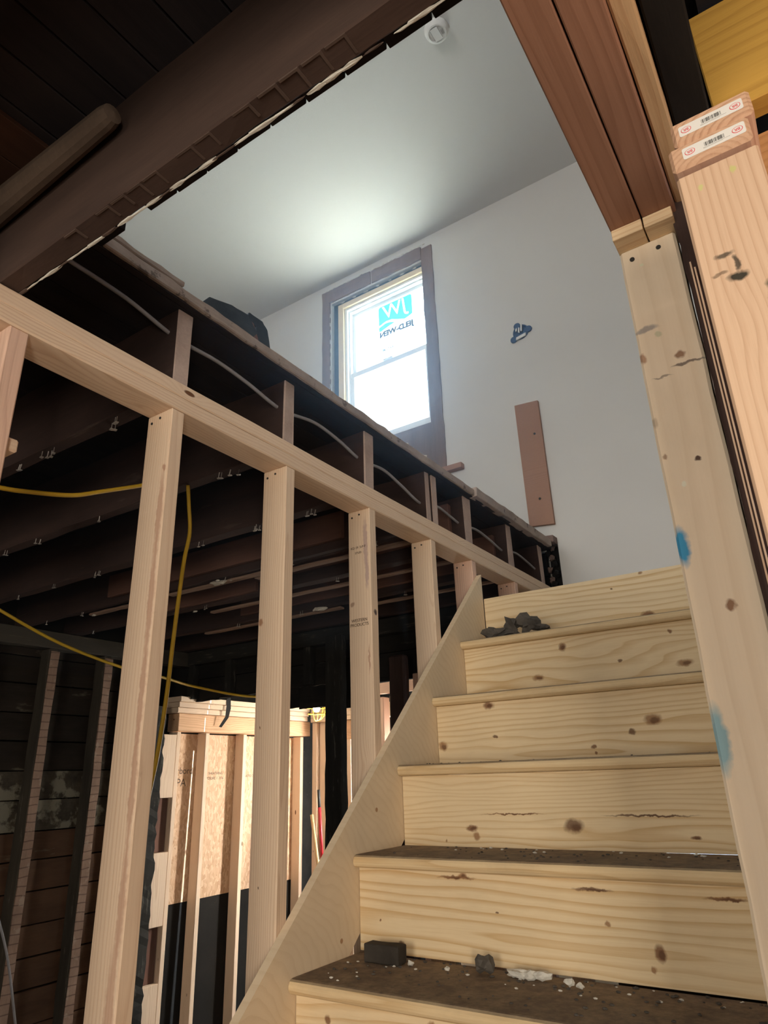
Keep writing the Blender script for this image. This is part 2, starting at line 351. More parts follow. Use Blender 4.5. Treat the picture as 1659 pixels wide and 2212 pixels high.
def prism(name, mat, pts, axis, a0, a1, parent=None, bev=0.0):
    """polygon pts extruded along axis between a0 and a1 (pts are the other two coordinates, in order)"""
    bm = bmesh.new()
    def P(p, a):
        return Vector((a, p[0], p[1])) if axis == 'x' else Vector((p[0], a, p[1])) if axis == 'y' else Vector((p[0], p[1], a))
    A = [bm.verts.new(P(p, a0)) for p in pts]; B = [bm.verts.new(P(p, a1)) for p in pts]
    bm.faces.new(A); bm.faces.new(B)
    for i in range(len(pts)): bm.faces.new((A[i], A[(i + 1) % len(pts)], B[(i + 1) % len(pts)], B[i]))
    bmesh.ops.recalc_face_normals(bm, faces=bm.faces)
    c = sum((v.co for v in bm.verts), Vector()) / len(bm.verts)
    for v in bm.verts: v.co -= c
    if bev: bmesh.ops.bevel(bm, geom=list(bm.edges), offset=bev, segments=1, affect='EDGES')
    o = link(name, to_mesh(bm, name, mat)); place(o, parent, c); return o
def tube(name, mat, pts, rad, parent=None, sides=8, jit=0.0, taper=None):
    """a cord or rod through the given points"""
    P = [Vector(p) for p in pts]
    if len(P) > 2:                                           # smooth with Catmull-Rom
        Q = []
        for i in range(len(P) - 1):
            p0, p1, p2, p3 = P[max(i - 1, 0)], P[i], P[i + 1], P[min(i + 2, len(P) - 1)]
            for k in range(6):
                t = k / 6
                Q.append(0.5 * ((2 * p1) + (p2 - p0) * t + (2 * p0 - 5 * p1 + 4 * p2 - p3) * t * t + (3 * p1 - p0 - 3 * p2 + p3) * t ** 3))
        Q.append(P[-1]); P = Q
    c0 = P[0].copy(); bm = bmesh.new(); rings = []
    for i, p in enumerate(P):
        d = (P[min(i + 1, len(P) - 1)] - P[max(i - 1, 0)]).normalized()
        a = d.cross(Vector((0.13, 0.31, 0.94))).normalized(); b = d.cross(a)
        r = rad if taper is None else rad * (1 + (taper - 1) * i / (len(P) - 1))
        rings.append([bm.verts.new(p - c0 + (a * math.cos(k * 2 * math.pi / sides) + b * math.sin(k * 2 * math.pi / sides)) * r * (1 + random.uniform(-jit, jit))) for k in range(sides)])
    for A, B in zip(rings, rings[1:]):
        for k in range(sides): bm.faces.new((A[k], A[(k + 1) % sides], B[(k + 1) % sides], B[k]))
    bm.faces.new(rings[0][::-1]); bm.faces.new(rings[-1])
    bmesh.ops.recalc_face_normals(bm, faces=bm.faces)
    for f in bm.faces: f.smooth = len(f.verts) == 4
    o = link(name, to_mesh(bm, name, mat)); place(o, parent, c0); return o
def lathe(name, mat, prof, loc, parent=None, seg=40, rot=(0, 0, 0)):
    bm = bmesh.new(); rings = []
    for (r, z) in prof:
        rings.append([bm.verts.new((max(r, 1e-5) * math.cos(a * 2 * math.pi / seg), max(r, 1e-5) * math.sin(a * 2 * math.pi / seg), z)) for a in range(seg)])
    for A, B in zip(rings, rings[1:]):
        for k in range(seg): bm.faces.new((A[k], A[(k + 1) % seg], B[(k + 1) % seg], B[k]))
    bmesh.ops.remove_doubles(bm, verts=bm.verts, dist=1e-4); bmesh.ops.recalc_face_normals(bm, faces=bm.faces)
    o = link(name, to_mesh(bm, name, mat), rot=rot); place(o, parent, loc); return o
def lump(name, mat, loc, size, seed=0, amp=0.35, sub=2, parent=None, flat=True):
    """irregular crumbled piece"""
    rr = random.Random(seed); bm = bmesh.new(); bmesh.ops.create_icosphere(bm, subdivisions=sub, radius=0.5)
    for v in bm.verts:
        k = 1 + rr.uniform(-amp, amp)
        v.co = Vector((v.co.x * size[0] * k, v.co.y * size[1] * k, v.co.z * size[2] * k))
    zmin = min(v.co.z for v in bm.verts)
    for v in bm.verts: v.co.z -= zmin
    o = link(name, to_mesh(bm, name, mat)); place(o, parent, loc); return o
def sheet(name, mat, outline, thick, loc, rot=(0, 0, 0), parent=None, curl=0.0, seed=1):
    """thin torn sheet with real thickness; outline in local XY"""
    rr = random.Random(seed); bm = bmesh.new()
    f = bm.faces.new([bm.verts.new((x, y, 0)) for x, y in outline])
    bmesh.ops.triangulate(bm, faces=[f]); bmesh.ops.subdivide_edges(bm, edges=list(bm.edges), cuts=2, use_grid_fill=True)
    for v in bm.verts: v.co.z += curl * (v.co.x ** 2) * 10 + rr.uniform(-0.15, 0.15) * thick
    r = bmesh.ops.extrude_face_region(bm, geom=list(bm.faces))
    for v in r['geom']:
        if isinstance(v, bmesh.types.BMVert): v.co.z += thick
    bmesh.ops.recalc_face_normals(bm, faces=bm.faces)
    o = link(name, to_mesh(bm, name, mat), rot=rot); place(o, parent, loc); return o
def text_mesh(body, size, mat, name, extrude=0.0002, bold=0.0):
    cu = bpy.data.curves.new(name, 'FONT'); cu.body = body; cu.size = size; cu.extrude = extrude; cu.offset = bold; cu.align_x = 'CENTER'; cu.align_y = 'CENTER'
    tmp = bpy.data.objects.new(name, cu); C.objects.link(tmp)
    dg = bpy.context.evaluated_depsgraph_get(); me = bpy.data.meshes.new_from_object(tmp.evaluated_get(dg))
    C.objects.unlink(tmp); bpy.data.objects.remove(tmp); me.name = name; me.materials.clear(); me.materials.append(mat)
    return me

# ================================================================ SETTING
FL = -1.68
HAZE = 0.075
floor = boxes('floor', M['concrete'], [(-4.4, 1.9, -3.0, 8.0, FL - 0.1, FL)]); tag(floor, 'dusty grey lower floor under the stairs', kind='structure')
ceiling = boxes('ceiling', M['ceil'], [(-4.3, 0.6, -3.1, 3.66, 3.70, 3.76)]); tag(ceiling, 'smooth white upstairs ceiling', kind='structure')
# rear wall of the house with the window in it, white inside upstairs
WX0, WX1, WZ0, WZ1 = -2.70, -1.80, 1.62, 3.50
wall = boxes('wall_rear', M['plaster'], [
    (-4.3, WX0, 3.50, 3.64, 1.13, 3.70), (WX1, -1.205, 3.50, 3.64, 1.13, 3.70), (WX0, WX1, 3.50, 3.64, WZ1, 3.70), (WX0, WX1, 3.50, 3.64, 1.13, WZ0),
    (-1.205, -1.135, 3.50, 3.64, 1.20, 3.70), (-1.135, 0.6, 3.50, 3.64, 0.55, 3.70), (-1.205, -1.135, 3.56, 3.64, 0.55, 1.20), (-4.3, -1.205, 3.56, 3.64, 0.60, 1.13)])
tag(wall, 'white plastered rear wall above the stairs', kind='structure')
boxes('hole_backing', M['black_board'], [(-1.204, -1.136, 3.545, 3.559, 0.87, 1.199)], parent=wall)
# torn plaster at the hole beside the floor edge
for k in range(9):
    lump('plaster_crumb', M['casing'] if k % 2 else M['black_board'], (-1.205 + 0.008 * random.random() * 8, 3.515, 0.92 + 0.03 * k), (0.03, 0.03, 0.035), seed=k, parent=wall)
board('ledge_block', M['casing'], -1.205, -1.137, 3.44, 3.54, 1.16, 1.20, 'x', wall, wob=0.003, cuts=3)
board('ledge_block', M['sister'], -1.21, -1.137, 3.43, 3.545, 0.86, 0.90, 'x', wall, wob=0.003, cuts=3)
for (a, b, z) in ((-1.09, -0.985, 0.915), (-0.66, -0.53, 0.912)):          # cracks in the plaster just above the landing
    o = sheet('plaster_crack', M['dark_gap'], [(0, -0.0015), (0.03, -0.003), (0.06, -0.001), (b - a, -0.004), (b - a, 0.004), (0.07, 0.003), (0.04, 0.001), (0, 0.001)], 0.001, (a, 3.4985, z), (math.pi / 2, 0, 0), parent=wall)
# other walls
tag(boxes('wall_left', M['plaster'], [(-4.3, -4.2, -3.0, 3.5, 1.17, 3.70)]), 'white upstairs left wall', kind='structure')
tag(boxes('wall_right', M['plaster'], [(0.5, 0.6, -3.0, 3.5, 1.17, 3.70)]), 'white upstairs right wall', kind='structure')
tag(boxes('wall_front', M['plaster'], [(-4.3, 0.6, -3.1, -3.0, 1.17, 3.70)]), 'white upstairs front wall', kind='structure')
tag(boxes('wall_stairs', M['plaster'], [(-0.150, -0.075, 1.10, 3.49, FL, 0.80)]), 'plastered wall to the right of the steps', kind='structure')
roof = boxes('bounce_roof', M['white_panel'], [(-4.8, 0.5, 3.66, 7.6, 1.30, 1.36)]); tag(roof, 'unseen white roof slab added below the window to bounce sunlight', kind='structure')  # unseen slab added as a bounce surface for the ceiling glow
tag(boxes('wall_rear.003', M['old_sheath_dark'], [(-1.12, -0.85, 3.50, 3.60, FL, 0.548), (-0.40, 1.9, 3.50, 3.60, FL, 0.548), (-0.85, -0.40, 3.50, 3.60, FL, -0.46), (-0.85, -0.40, 3.50, 3.60, -0.28, 0.548)]), 'dark lower rear wall behind the steps with a slot added to let light through', kind='structure')  # slot left open so sky light glints through the riser gap
tag(boxes('wall_left.003', M['old_sheath_dark'], [(-4.36, -4.31, -3.1, 3.66, FL, 1.17)]), 'dark panel added outside the old left wall to stop light leaks', kind='structure')  # added behind the sheathing to block light between its boards
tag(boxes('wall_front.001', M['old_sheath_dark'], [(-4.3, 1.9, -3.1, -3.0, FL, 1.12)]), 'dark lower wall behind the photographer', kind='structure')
tag(boxes('wall_right.001', M['orange'], [(1.8, 1.9, -3.0, 3.5, FL, 1.12)]), 'board wall on the far right below', kind='structure')

# ---------------------------------------------------------------- window
win = root('window_1', (-2.24, 3.57, 1.62), kind='structure'); win['label'] = 'white double-hung window with bare pine frame in the rear wall'
# exposed brown framing strips round the opening, ragged where the plaster was cut
for (a, b, z0, z1, ax) in ((-2.785, -2.71, 1.25, 3.63, 'z'), (-1.868, -1.780, 1.80, 3.605, 'z')):
    board('casing_strip', M['casing'], a, b, 3.488, 3.51, z0, z1, ax, win, wob=0.004, cuts=22, bev=0)
board('casing_strip', M['casing'], -2.72, -2.32, 3.488, 3.51, 3.515, 3.632, 'x', win, wob=0.004, cuts=9, bev=0)
board('casing_strip', M['casing'], -2.31, -1.868, 3.487, 3.51, 3.515, 3.625, 'x', win, wob=0.004, cuts=9, bev=0)
for k in range(26):       # flakes of plaster along the cut edge
    t = k / 25
    lump('plaster_flake', M['lime'], (-2.74 + 0.9 * t, 3.485, 3.628 - 0.004 * random.random()), (0.03, 0.008, 0.010), seed=k, sub=1, parent=win)
for k in range(18):
    lump('plaster_flake', M['lime'], (-2.705 + random.uniform(-.003, .003), 3.488, 2.0 + k * 0.08), (0.006, 0.010, 0.05), seed=k, sub=1, parent=win)
# dark strips standing in for the shaded gap between rough opening and frame
boxes('shim_gap', M['dark_gap'], [(WX0 + 0.001, -2.652, 3.53, 3.60, 1.63, 3.499), (-2.652, WX1 - 0.001, 3.53, 3.60, 3.475, 3.499)], parent=win)
for k in range(7): lump('foam_bit', M['lime'], (-2.6 + k * 0.11, 3.515, 3.476), (0.04, 0.012, 0.018), seed=k + 3, sub=1, parent=win)
# pine frame box
board('pine_jamb', M['windowpine'], -2.650, -2.598, 3.515, 3.63, 2.10, 3.472, 'z', win)
board('pine_jamb', M['windowpine'], -1.862, -1.805, 3.515, 3.63, 2.10, 3.472, 'z', win)
board('pine_head', M['windowpine'], -2.598, -1.862, 3.515, 3.63, 3.425, 3.472, 'x', win)
# vinyl frame
vf = root('vinyl_frame', (0, 0, 0)); 
def frame_mesh(name, x0, x1, z0, z1, y0, y1, t, mat, tt=None, tb=None):
    tt = t if tt is None else tt; tb = t if tb is None else tb
    return boxes(name, mat, [(x0, x0 + t, y0, y1, z0, z1), (x1 - t, x1, y0, y1, z0, z1), (x0 + t, x1 - t, y0, y1, z1 - tt, z1), (x0 + t, x1 - t, y0, y1, z0, z0 + tb)], parent=win)
bpy.data.objects.remove(vf)
frame_mesh('vinyl_frame', -2.597, -1.863, 2.19, 3.424, 3.535, 3.63, 0.020, M['vinyl'])
frame_mesh('vinyl_stop', -2.577, -1.883, 2.21, 3.404, 3.56, 3.63, 0.012, M['vinyl'])
s_up = frame_mesh('upper_sash', -2.565, -1.895, 2.79, 3.392, 3.595, 3.62, 0.026, M['vinyl'], tb=0.035)
s_lo = frame_mesh('lower_sash', -2.573, -1.887, 2.222, 2.835, 3.565, 3.592, 0.034, M['vinyl'], tt=0.040, tb=0.030)
boxes('glass_pane', M['glass'], [(-2.54, -1.92, 3.605, 3.609, 2.824, 3.367)], parent=win)
boxes('glass_pane', M['glass'], [(-2.54, -1.92, 3.577, 3.581, 2.251, 2.797)], parent=win)
boxes('sash_lock', M['vinyl'], [(-2.27, -2.19, 3.555, 3.567, 2.832, 2.845)], parent=win)
# brown board below the window in the old taller opening
board('infill_board', M['casing'], WX0 + 0.002, -2.25, 3.53, 3.60, 1.63, 2.185, 'z', win, wob=0.003, cuts=8)
board('infill_board', M['casing'], -2.245, WX1 - 0.002, 3.525, 3.60, 1.63, 2.185, 'z', win, wob=0.003, cuts=8)
# window film sticker, printed to be read from outside
def logo_mesh():
    tx = bpy.data.curves.new('t', 'FONT'); tx.body = 'JW'; tx.size = 0.185; tx.align_x = 'CENTER'; tx.align_y = 'CENTER'; tx.space_character = 1.0; tx.shear = 0.12
    to = bpy.data.objects.new('t', tx); C.objects.link(to); dg = bpy.context.evaluated_depsgraph_get()
    cu2 = to.to_curve(dg, apply_modifiers=False) if hasattr(to, 'to_curve') else None
    cv = bpy.data.curves.new('logo', 'CURVE'); cv.dimensions = '2D'; cv.fill_mode = 'BOTH'
    def poly(pts):
        s = cv.splines.new('POLY'); s.points.add(len(pts) - 1); s.use_cyclic_u = True
        for p, q in zip(s.points, pts): p.co = (q[0], q[1], 0, 1)
    W, H, R = 0.150, 0.103, 0.02
    out = []
    for (cx, cy, a0) in ((W - R, H - R, 0), (-W + R, H - R, 90)):
        for k in range(5): a = math.radians(a0 + k * 22.5); out.append((cx + R * math.cos(a), cy + R * math.sin(a)))
    # lower edge is a white wave
    out += [(-W, -0.075), (-0.12, -0.088), (-0.08, -0.098), (-0.03, -0.078), (0.03, -0.052), (0.08, -0.048), (W, -0.068)]
    poly(out)
    swoosh = [(W, -0.082), (0.09, -0.064), (0.05, -0.068), (0.0, -0.088), (0.05, -0.098), (0.10, -0.112), (0.13, -0.122), (W, -0.118)]
    poly(swoosh)
    if cu2:
        for s in cu2.splines:
            if s.type == 'BEZIER':
                pts = []; n = len(s.bezier_points)
                for i in range(n):
                    a, b = s.bezier_points[i], s.bezier_points[(i + 1) % n]
                    for k in range(5):
                        t = k / 5; p = (1 - t) ** 3 * a.co + 3 * (1 - t) ** 2 * t * a.handle_right + 3 * (1 - t) * t * t * b.handle_left + t ** 3 * b.co
                        pts.append((p.x * 0.86, p.y * 0.92 + 0.028))
                poly(pts)
        to.to_curve_clear()
    C.objects.unlink(to); bpy.data.objects.remove(to)
    co = bpy.data.objects.new('logo', cv); C.objects.link(co); dg = bpy.context.evaluated_depsgraph_get()
    me = bpy.data.meshes.new_from_object(co.evaluated_get(dg)); C.objects.unlink(co); bpy.data.objects.remove(co)
    me.materials.clear(); me.materials.append(M['film_cyan']); return me
def on_window(me, name, x, z):
    # readable from outside: seen from the room it is mirrored
    o = link(name, me, rot=(math.pi / 2, 0, math.pi)); place(o, win, (x, 3.6115, z)); return o
on_window(logo_mesh(), 'logo_film', -2.183, 3.262)
on_window(text_mesh('JELD-WEN', 0.064, M['film_grey'], 'brand_text', 0.0, 0.0042), 'brand_text', -2.18, 3.105)
on_window(text_mesh('ENERGY  U 0.29', 0.020, M['film_grey'], 'rating_text', 0.0, 0.0008), 'rating_text', -2.20, 3.052)
on_window(text_mesh('U C M', 0.034, M['film_grey'], 'rating_text', 0.0, 0.0015), 'rating_text', -2.26, 2.965)
boxes('rating_line', M['film_grey'], [(-2.30, -2.06, 3.6105, 3.611, 3.069, 3.0720), (-2.245, -2.242, 3.6105, 3.611, 2.99, 3.065)], parent=win)

# ---------------------------------------------------------------- floor deck over the lower room: joists and boards
deck = root('floor.001', (-2.6, 1.5, 0.897), kind='structure'); deck['label'] = 'old upstairs floor deck of dark joists and boards'
JY = [(0.915, 0.962), (1.325, 1.372), (1.738, 1.792), (2.16, 2.197), (2.485, 2.550), (2.935, 2.990), (3.36, 3.41)]
joists = []
for i, (a, b) in enumerate(JY):
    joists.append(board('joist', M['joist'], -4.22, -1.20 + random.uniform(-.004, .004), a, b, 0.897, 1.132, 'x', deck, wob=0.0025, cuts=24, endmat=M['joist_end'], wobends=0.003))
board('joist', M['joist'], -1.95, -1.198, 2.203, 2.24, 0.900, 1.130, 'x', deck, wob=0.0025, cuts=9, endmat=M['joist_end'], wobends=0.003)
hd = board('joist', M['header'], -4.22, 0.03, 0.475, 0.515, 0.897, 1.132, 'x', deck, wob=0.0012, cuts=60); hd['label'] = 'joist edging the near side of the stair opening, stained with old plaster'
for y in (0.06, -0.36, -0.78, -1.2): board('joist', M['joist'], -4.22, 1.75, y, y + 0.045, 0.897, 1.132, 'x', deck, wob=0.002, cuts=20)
# ghosts and lumps of old plaster on the underside of that joist
for k in range(34):
    x = -1.16 + k * 0.035 + random.uniform(-.01, .01); big = random.random() < 0.35
    lump('plaster_ridge', M['lime'] if k % 4 else M['ghost'], (x, 0.5165, 0.895), (random.uniform(.03, .07), 0.007 if big else 0.0035, 0.003), seed=k, amp=0.25, sub=2, parent=deck)
for (x, n) in ((-0.93, 1), (-0.84, 1), (-0.80, 1), (-0.76, 1), (-0.72, 1), (-0.64, 1), (-0.60, 1), (-0.52, 1), (-0.47, 1), (-0.43, 1), (-0.39, 1), (-0.35, 1)):
    board('lath_ghost', M['ghost'], x, x + 0.004, 0.478, 0.500 + random.uniform(0, .01), 0.8952, 0.8985, 'y', deck, bev=0)
    board('lath_ghost', M['ghost'], x - 0.03, x, 0.478, 0.4815, 0.8952, 0.8985, 'x', deck, bev=0)
# boards: left deck, then the near deck whose ends stop at the stair opening
x = -4.22; k = 0
while x < -1.19:
    x1 = min(x + 0.0865, -1.172)
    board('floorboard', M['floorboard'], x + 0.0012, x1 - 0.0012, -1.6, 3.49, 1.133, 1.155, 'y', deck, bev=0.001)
    x = x1; k += 1
    if x >= -1.1725: break
for i in range(15):
    x0 = -1.172 + i * 0.0865
    if x0 > -0.02: break
    board('floorboard', M['floorboard'], x0 + 0.0022, x0 + 0.0843, -1.6, 0.668 + random.uniform(-.003, .003) - (0.02 if i == 1 else 0), 1.133, 1.155, 'y', deck, bev=0.001)
boxes('subfloor', M['floorboard'], [(-4.22, -1.19, -3.0, 3.49, 1.1555, 1.170), (-1.19, 0.5, -3.0, 0.655, 1.1555, 1.170), (-0.05, 1.9, 0.655, 3.49, 1.1555, 1.170), (-4.22, 1.9, -3.0, -1.6, 1.133, 1.155), (0.05, 1.9, -1.6, 3.49, 1.133, 1.155), (0.5, 1.9, -3.0, 0.655, 1.1555, 1.170)], parent=deck)
e1 = board('edge_board', M['board_edge'], -1.190, -1.163, 0.672, 2.55, 1.137, 1.168, 'y', deck, wob=0.002, cuts=40)
e2 = board('edge_board', M['board_edge'], -1.190, -1.150, 2.53, 3.44, 1.133, 1.176, 'y', deck, wob=0.002, cuts=20)
# brown patch of boards seen from below at the far left
for i in range(4): board('patch_board', M['floorboard_brown'], -1.02 - 0.0865 * (i + 1), -1.022 - 0.0865 * i, -0.7, 0.472, 1.122, 1.1325, 'y', deck, bev=0.001)
# sistered boards and furring strips on the joists
for (x0, x1, y, z0, z1) in ((-3.16, -1.6, 2.13, 0.93, 1.05), (-2.95, -1.26, 2.905, 0.93, 1.08), (-2.4, -1.26, 2.455, 0.95, 1.10), (-3.4, -2.4, 2.46, 0.905, 1.02)):
    board('sister_board', M['sister'], x0, x1, y, y + 0.027, z0, z1, 'x', deck, wob=0.001, cuts=6)
for (x0, x1, y) in ((-2.75, -2.05, 2.20), (-3.42, -2.99, 2.205), (-2.88, -1.3, 2.60), (-3.35, -2.25, 2.99), (-2.1, -1.3, 3.04), (-2.2, -1.25, 2.245)):
    board('furring_strip', M['strip'], x0, x1, y, y + 0.035, 0.884, 0.8965, 'x', deck, wob=0.0015, cuts=8)
# clusters of bent lath nails left under the joists
def nail_mesh(seed):
    rr = random.Random(seed); bm = bmesh.new()
    for q in range(rr.choice((2, 2, 3))):
        x, y = rr.uniform(-.018, .018), rr.uniform(-.008, .008)
        for (w, z0, z1) in ((0.0009, -0.018, 0.001), (0.0045, -0.020, -0.0185)):
            r = bmesh.ops.create_cube(bm, size=1.0)
            for v in r['verts']: v.co = Vector((x + v.co.x * w * 2 + rr.uniform(-.0012, .0012) - (0.003 if v.co.z < 0 else 0), y + v.co.y * w * 2, (z0 + z1) / 2 + v.co.z * (z1 - z0)))
    return to_mesh(bm, 'lath_nails', M['nailgrey'])
nm = [nail_mesh(s) for s in range(5)]
for k, (x, y) in enumerate([(-1.90, .93), (-1.75, .93), (-1.72, .935), (-1.42, .93), (-1.45, .94), (-2.09, 1.34), (-2.467, 1.34), (-1.416, 1.345), (-1.47, 1.34), (-2.69, 1.34), (-1.73, 1.75), (-1.70, 1.75),
                            (-2.70, 1.75), (-3.01, 1.75), (-2.66, 1.75), (-1.476, 1.75), (-1.436, 1.755), (-2.01, 1.75), (-3.33, 1.76), (-3.42, 2.175), (-3.78, 2.175), (-2.9, 2.175), (-2.3, 2.18), (-1.9, 2.18), (-1.45, 2.18),
                            (-3.82, 2.50), (-3.3, 2.51), (-2.8, 2.5), (-2.3, 2.51), (-1.9, 2.51), (-3.6, 2.95), (-3.0, 2.95), (-2.5, 2.95), (-1.8, 2.96), (-4.08, 2.18), (-3.1, 1.34), (-2.2, 0.93), (-2.6, 0.94)]):
    o = link('lath_nails', nm[k % 5], rot=(0, 0, random.uniform(-.6, .6))); place(o, deck, (x, y, 0.8965))
# pieces of torn plaster caught on the joists
for k, (x, y, s) in enumerate([(-2.38, 2.19, 0.05), (-2.36, 2.94, 0.05), (-2.9, 2.51, 0.02), (-3.38, 2.21, 0.02)]):
    lump('plaster_scrap', M['lime'], (x, y, 0.875), (s * 1.6, s * 0.8, s * 0.4), seed=k + 40, amp=0.5, parent=deck)
# grey cable through the joists (it sags in each bay)
wp = [(0.60, 1.10), (0.78, 1.095), (0.935, 1.07), (1.08, 1.075), (1.20, 1.065), (1.345, 1.045), (1.50, 1.070), (1.63, 1.060), (1.76, 1.035), (1.90, 1.05), (2.02, 1.03), (2.17, 1.0), (2.30, 1.03), (2.42, 1.02), (2.52, 1.01),
      (2.66, 1.03), (2.80, 1.02), (2.96, 1.0), (3.10, 1.03), (3.25, 1.02), (3.385, 1.0)]
tag(tube('electric_cable', M['cable'], [(-1.232, y, z) for y, z in wp], 0.0055), 'thin grey electric cable looping through the sawn-off joist ends', 'cable')

# beam and boards at the right of the opening
beam = root('stair_beam', (-0.10, 1.0, 0.84), 'brown doubled ceiling beam running overhead to the pale post at right', 'beam')
board('beam_ply', M['beam'], -0.1545, -0.1045, -1.2, 1.045, 0.842, 1.05, 'y', beam, bev=0.002)
board('beam_ply', M['beam'], -0.1020, -0.0520, -1.2, 1.045, 0.842, 1.05, 'y', beam, bev=0.002)
pb = board('beam_ply', M['beam_pale'], -0.0505, -0.0235, -1.2, 1.04, 0.858, 1.06, 'y', beam, bev=0.003, wob=0.0015, cuts=20); pb['label'] = 'pale new board on the right side of the beam'
board('bearing_block', M['block'], -0.1535, -0.1045, 0.966, 1.038, 0.8205, 0.8415, 'x', beam, bev=0.001)
board('bearing_block', M['block'], -0.1020, -0.0575, 0.966, 1.038, 0.8205, 0.8415, 'x', beam, bev=0.001)
BR = (0.26, 0.13, 0.07)
pbox = (-0.153, -0.062, 1.000, 1.038, FL, 0.8200)
pm = [(-0.146, 1.0, 0.291, 0.012, 0.05, 0.034, (0.02, 0.30, 0.58), 0.95), (-0.147, 1.0, 0.030, 0.013, 0.05, 0.050, (0.16, 0.42, 0.54), 0.8),
      (-0.135, 1.0, 0.655, 0.024, 0.05, 0.006, (0.16, 0.17, 0.22), 0.6), (-0.085, 1.0, 0.575, 0.030, 0.05, 0.003, (0.12, 0.09, 0.08), 0.8), (-0.125, 1.0, 0.562, 0.018, 0.05, 0.002, (0.12, 0.09, 0.08), 0.6),
      (-0.094, 1.0, 0.592, 0.008, 0.05, 0.009, BR, 0.85), (-0.148, 1.0, 0.605, 0.007, 0.05, 0.011, (0.38, 0.20, 0.12), 0.8), (-0.101, 1.0, 0.417, 0.005, 0.05, 0.005, (0.08, 0.04, 0.03), 0.95),
      (-0.145, 1.0, 0.432, 0.004, 0.05, 0.006, BR, 0.7), (-0.100, 1.0, 0.199, 0.008, 0.05, 0.009, BR, 0.9), (-0.086, 1.0, -0.02, 0.004, 0.05, 0.016, (0.10, 0.11, 0.08), 0.8),
      (-0.076, 1.0, -0.10, 0.008, 0.05, 0.016, (0.18, 0.26, 0.08), 0.85), (-0.118, 1.0, 0.640, 0.008, 0.05, 0.006, (0.45, 0.50, 0.32), 0.5), (-0.122, 1.0, 0.779, 0.005, 0.05, 0.004, (0.80, 0.80, 0.60), 0.9),
      (-0.126, 1.0, 0.383, 0.004, 0.05, 0.005, (0.85, 0.85, 0.72), 0.9), (-0.150, 1.0, 0.49, 0.006, 0.05, 0.010, (0.35, 0.28, 0.2), 0.5)]
M['post'] = wood('pale_post', (0.90, 0.77, 0.60), (0.80, 0.66, 0.49), freq=40, warp=0.02, knots=0.0, blotch=0.18, dirt=0.15, dirtcol=(0.42, 0.33, 0.23), bump=0.1, pith=0.12, marks=mk('z', pbox, pm))
post = board('support_post', M['post'], -0.153, -0.062, 1.000, 1.038, FL, 0.8200, 'z', None, bev=0.004, wob=0.0008, cuts=40)
tag(post, 'pale upright post with blue paint smears under the brown beam', 'post')
for (x, z) in ((-0.134, 0.796), (-0.091, 0.799)):
    lathe('nail_head', M['nailhead'], [(0, -0.002), (0.004, -0.002), (0.004, 0.001), (0, 0.001)], (x, 0.9995, z), parent=None, seg=10, rot=(math.pi / 2, 0, 0))
    n = bpy.context.scene.objects[-1] if False else [o for o in C.objects if o.name.startswith('nail_head')][-1]
    w0 = n.location.copy(); n.parent = post; n.matrix_parent_inverse = Matrix.Identity(4)
    inv = (Matrix.Translation(post.location) @ post.rotation_euler.to_matrix().to_4x4()).inverted()
    mw = inv @ Matrix.Translation(w0) @ Euler((math.pi / 2, 0, 0)).to_matrix().to_4x4()
    n.location = mw.to_translation(); n.rotation_euler = mw.to_euler()

# dark old timber right of the beam and behind the post
tag(board('old_trimmer', M['black_board'], -0.0215, 0.028, 0.35, 3.45, 0.902, 1.13, 'y', None, wob=0.001, cuts=20), 'blackened old timber overhead between the beam and the amber board', 'timber')
tag(board('old_plank', M['joist'], -0.0595, -0.0355, 0.985, 1.075, FL, 0.90, 'z', None, wob=0.0018, cuts=60, bev=0.001), 'dark ragged old plank standing just right of the pale post', 'plank')
for k, x in enumerate((-0.0500, -0.0455)):
    tag(board('lath_strip', M['stud'], x, x + 0.0022, 0.955, 0.962 + 0.002 * k, FL, 0.715 - 0.012 * k, 'z', None, bev=0), ('left' if k == 0 else 'right') + ' one of two thin upright lath strips beside the close stud', 'lath', 'lath strips by the close stud')
# amber joist and boards at the upper right corner
tag(board('amber_joist', M['amber'], 0.032, 1.75, 0.90, 0.94, 0.905, 1.125, 'x', None, bev=0.002), 'amber coloured new joist at the top right corner', 'joist')
rw = root('board_wall', (0.5, 0.98, FL), 'orange board wall seen right of the close stud', 'board wall')
for i in range(9): board('wall_board', M['orange'], 0.075, 1.6, 0.960, 0.985, FL + 0.2865 * i, FL + 0.2865 * (i + 1) - 0.002, 'x', rw, bev=0.002)

# ================================================================ CLOSE STUD FRAME at the right
nf = root('close_stud_frame', (0.016, 0.8, FL), 'close orange stud under two plate ends with white stickers, far right', 'stud frame')
nbox = (-0.031, 0.060, 0.740, 0.778, FL, 0.680)
M['near'] = wood('close_stud', (0.74, 0.52, 0.36), (0.48, 0.28, 0.17), freq=105, warp=0.012, knots=0.25, blotch=0.15, pith=0.12, bump=0.2, ringdark=0.6, marks=mk('z', nbox, [
    (-0.002, 0.74, 0.545, 0.012, 0.05, 0.005, (0.03, 0.03, 0.025), 0.8), (0.008, 0.74, 0.530, 0.004, 0.05, 0.013, (0.03, 0.03, 0.025), 0.85), (0.006, 0.74, 0.512, 0.013, 0.05, 0.008, (0.02, 0.025, 0.02), 0.95),
    (-0.012, 0.74, 0.522, 0.010, 0.05, 0.003, (0.08, 0.05, 0.03), 0.6), (0.034, 0.74, 0.478, 0.008, 0.05, 0.020, (0.02, 0.05, 0.03), 0.9),
    (-0.007, 0.74, 0.651, 0.004, 0.05, 0.005, (0.62, 0.62, 0.25), 0.8), (0.030, 0.74, 0.658, 0.004, 0.05, 0.007, (0.60, 0.60, 0.22), 0.8)]))
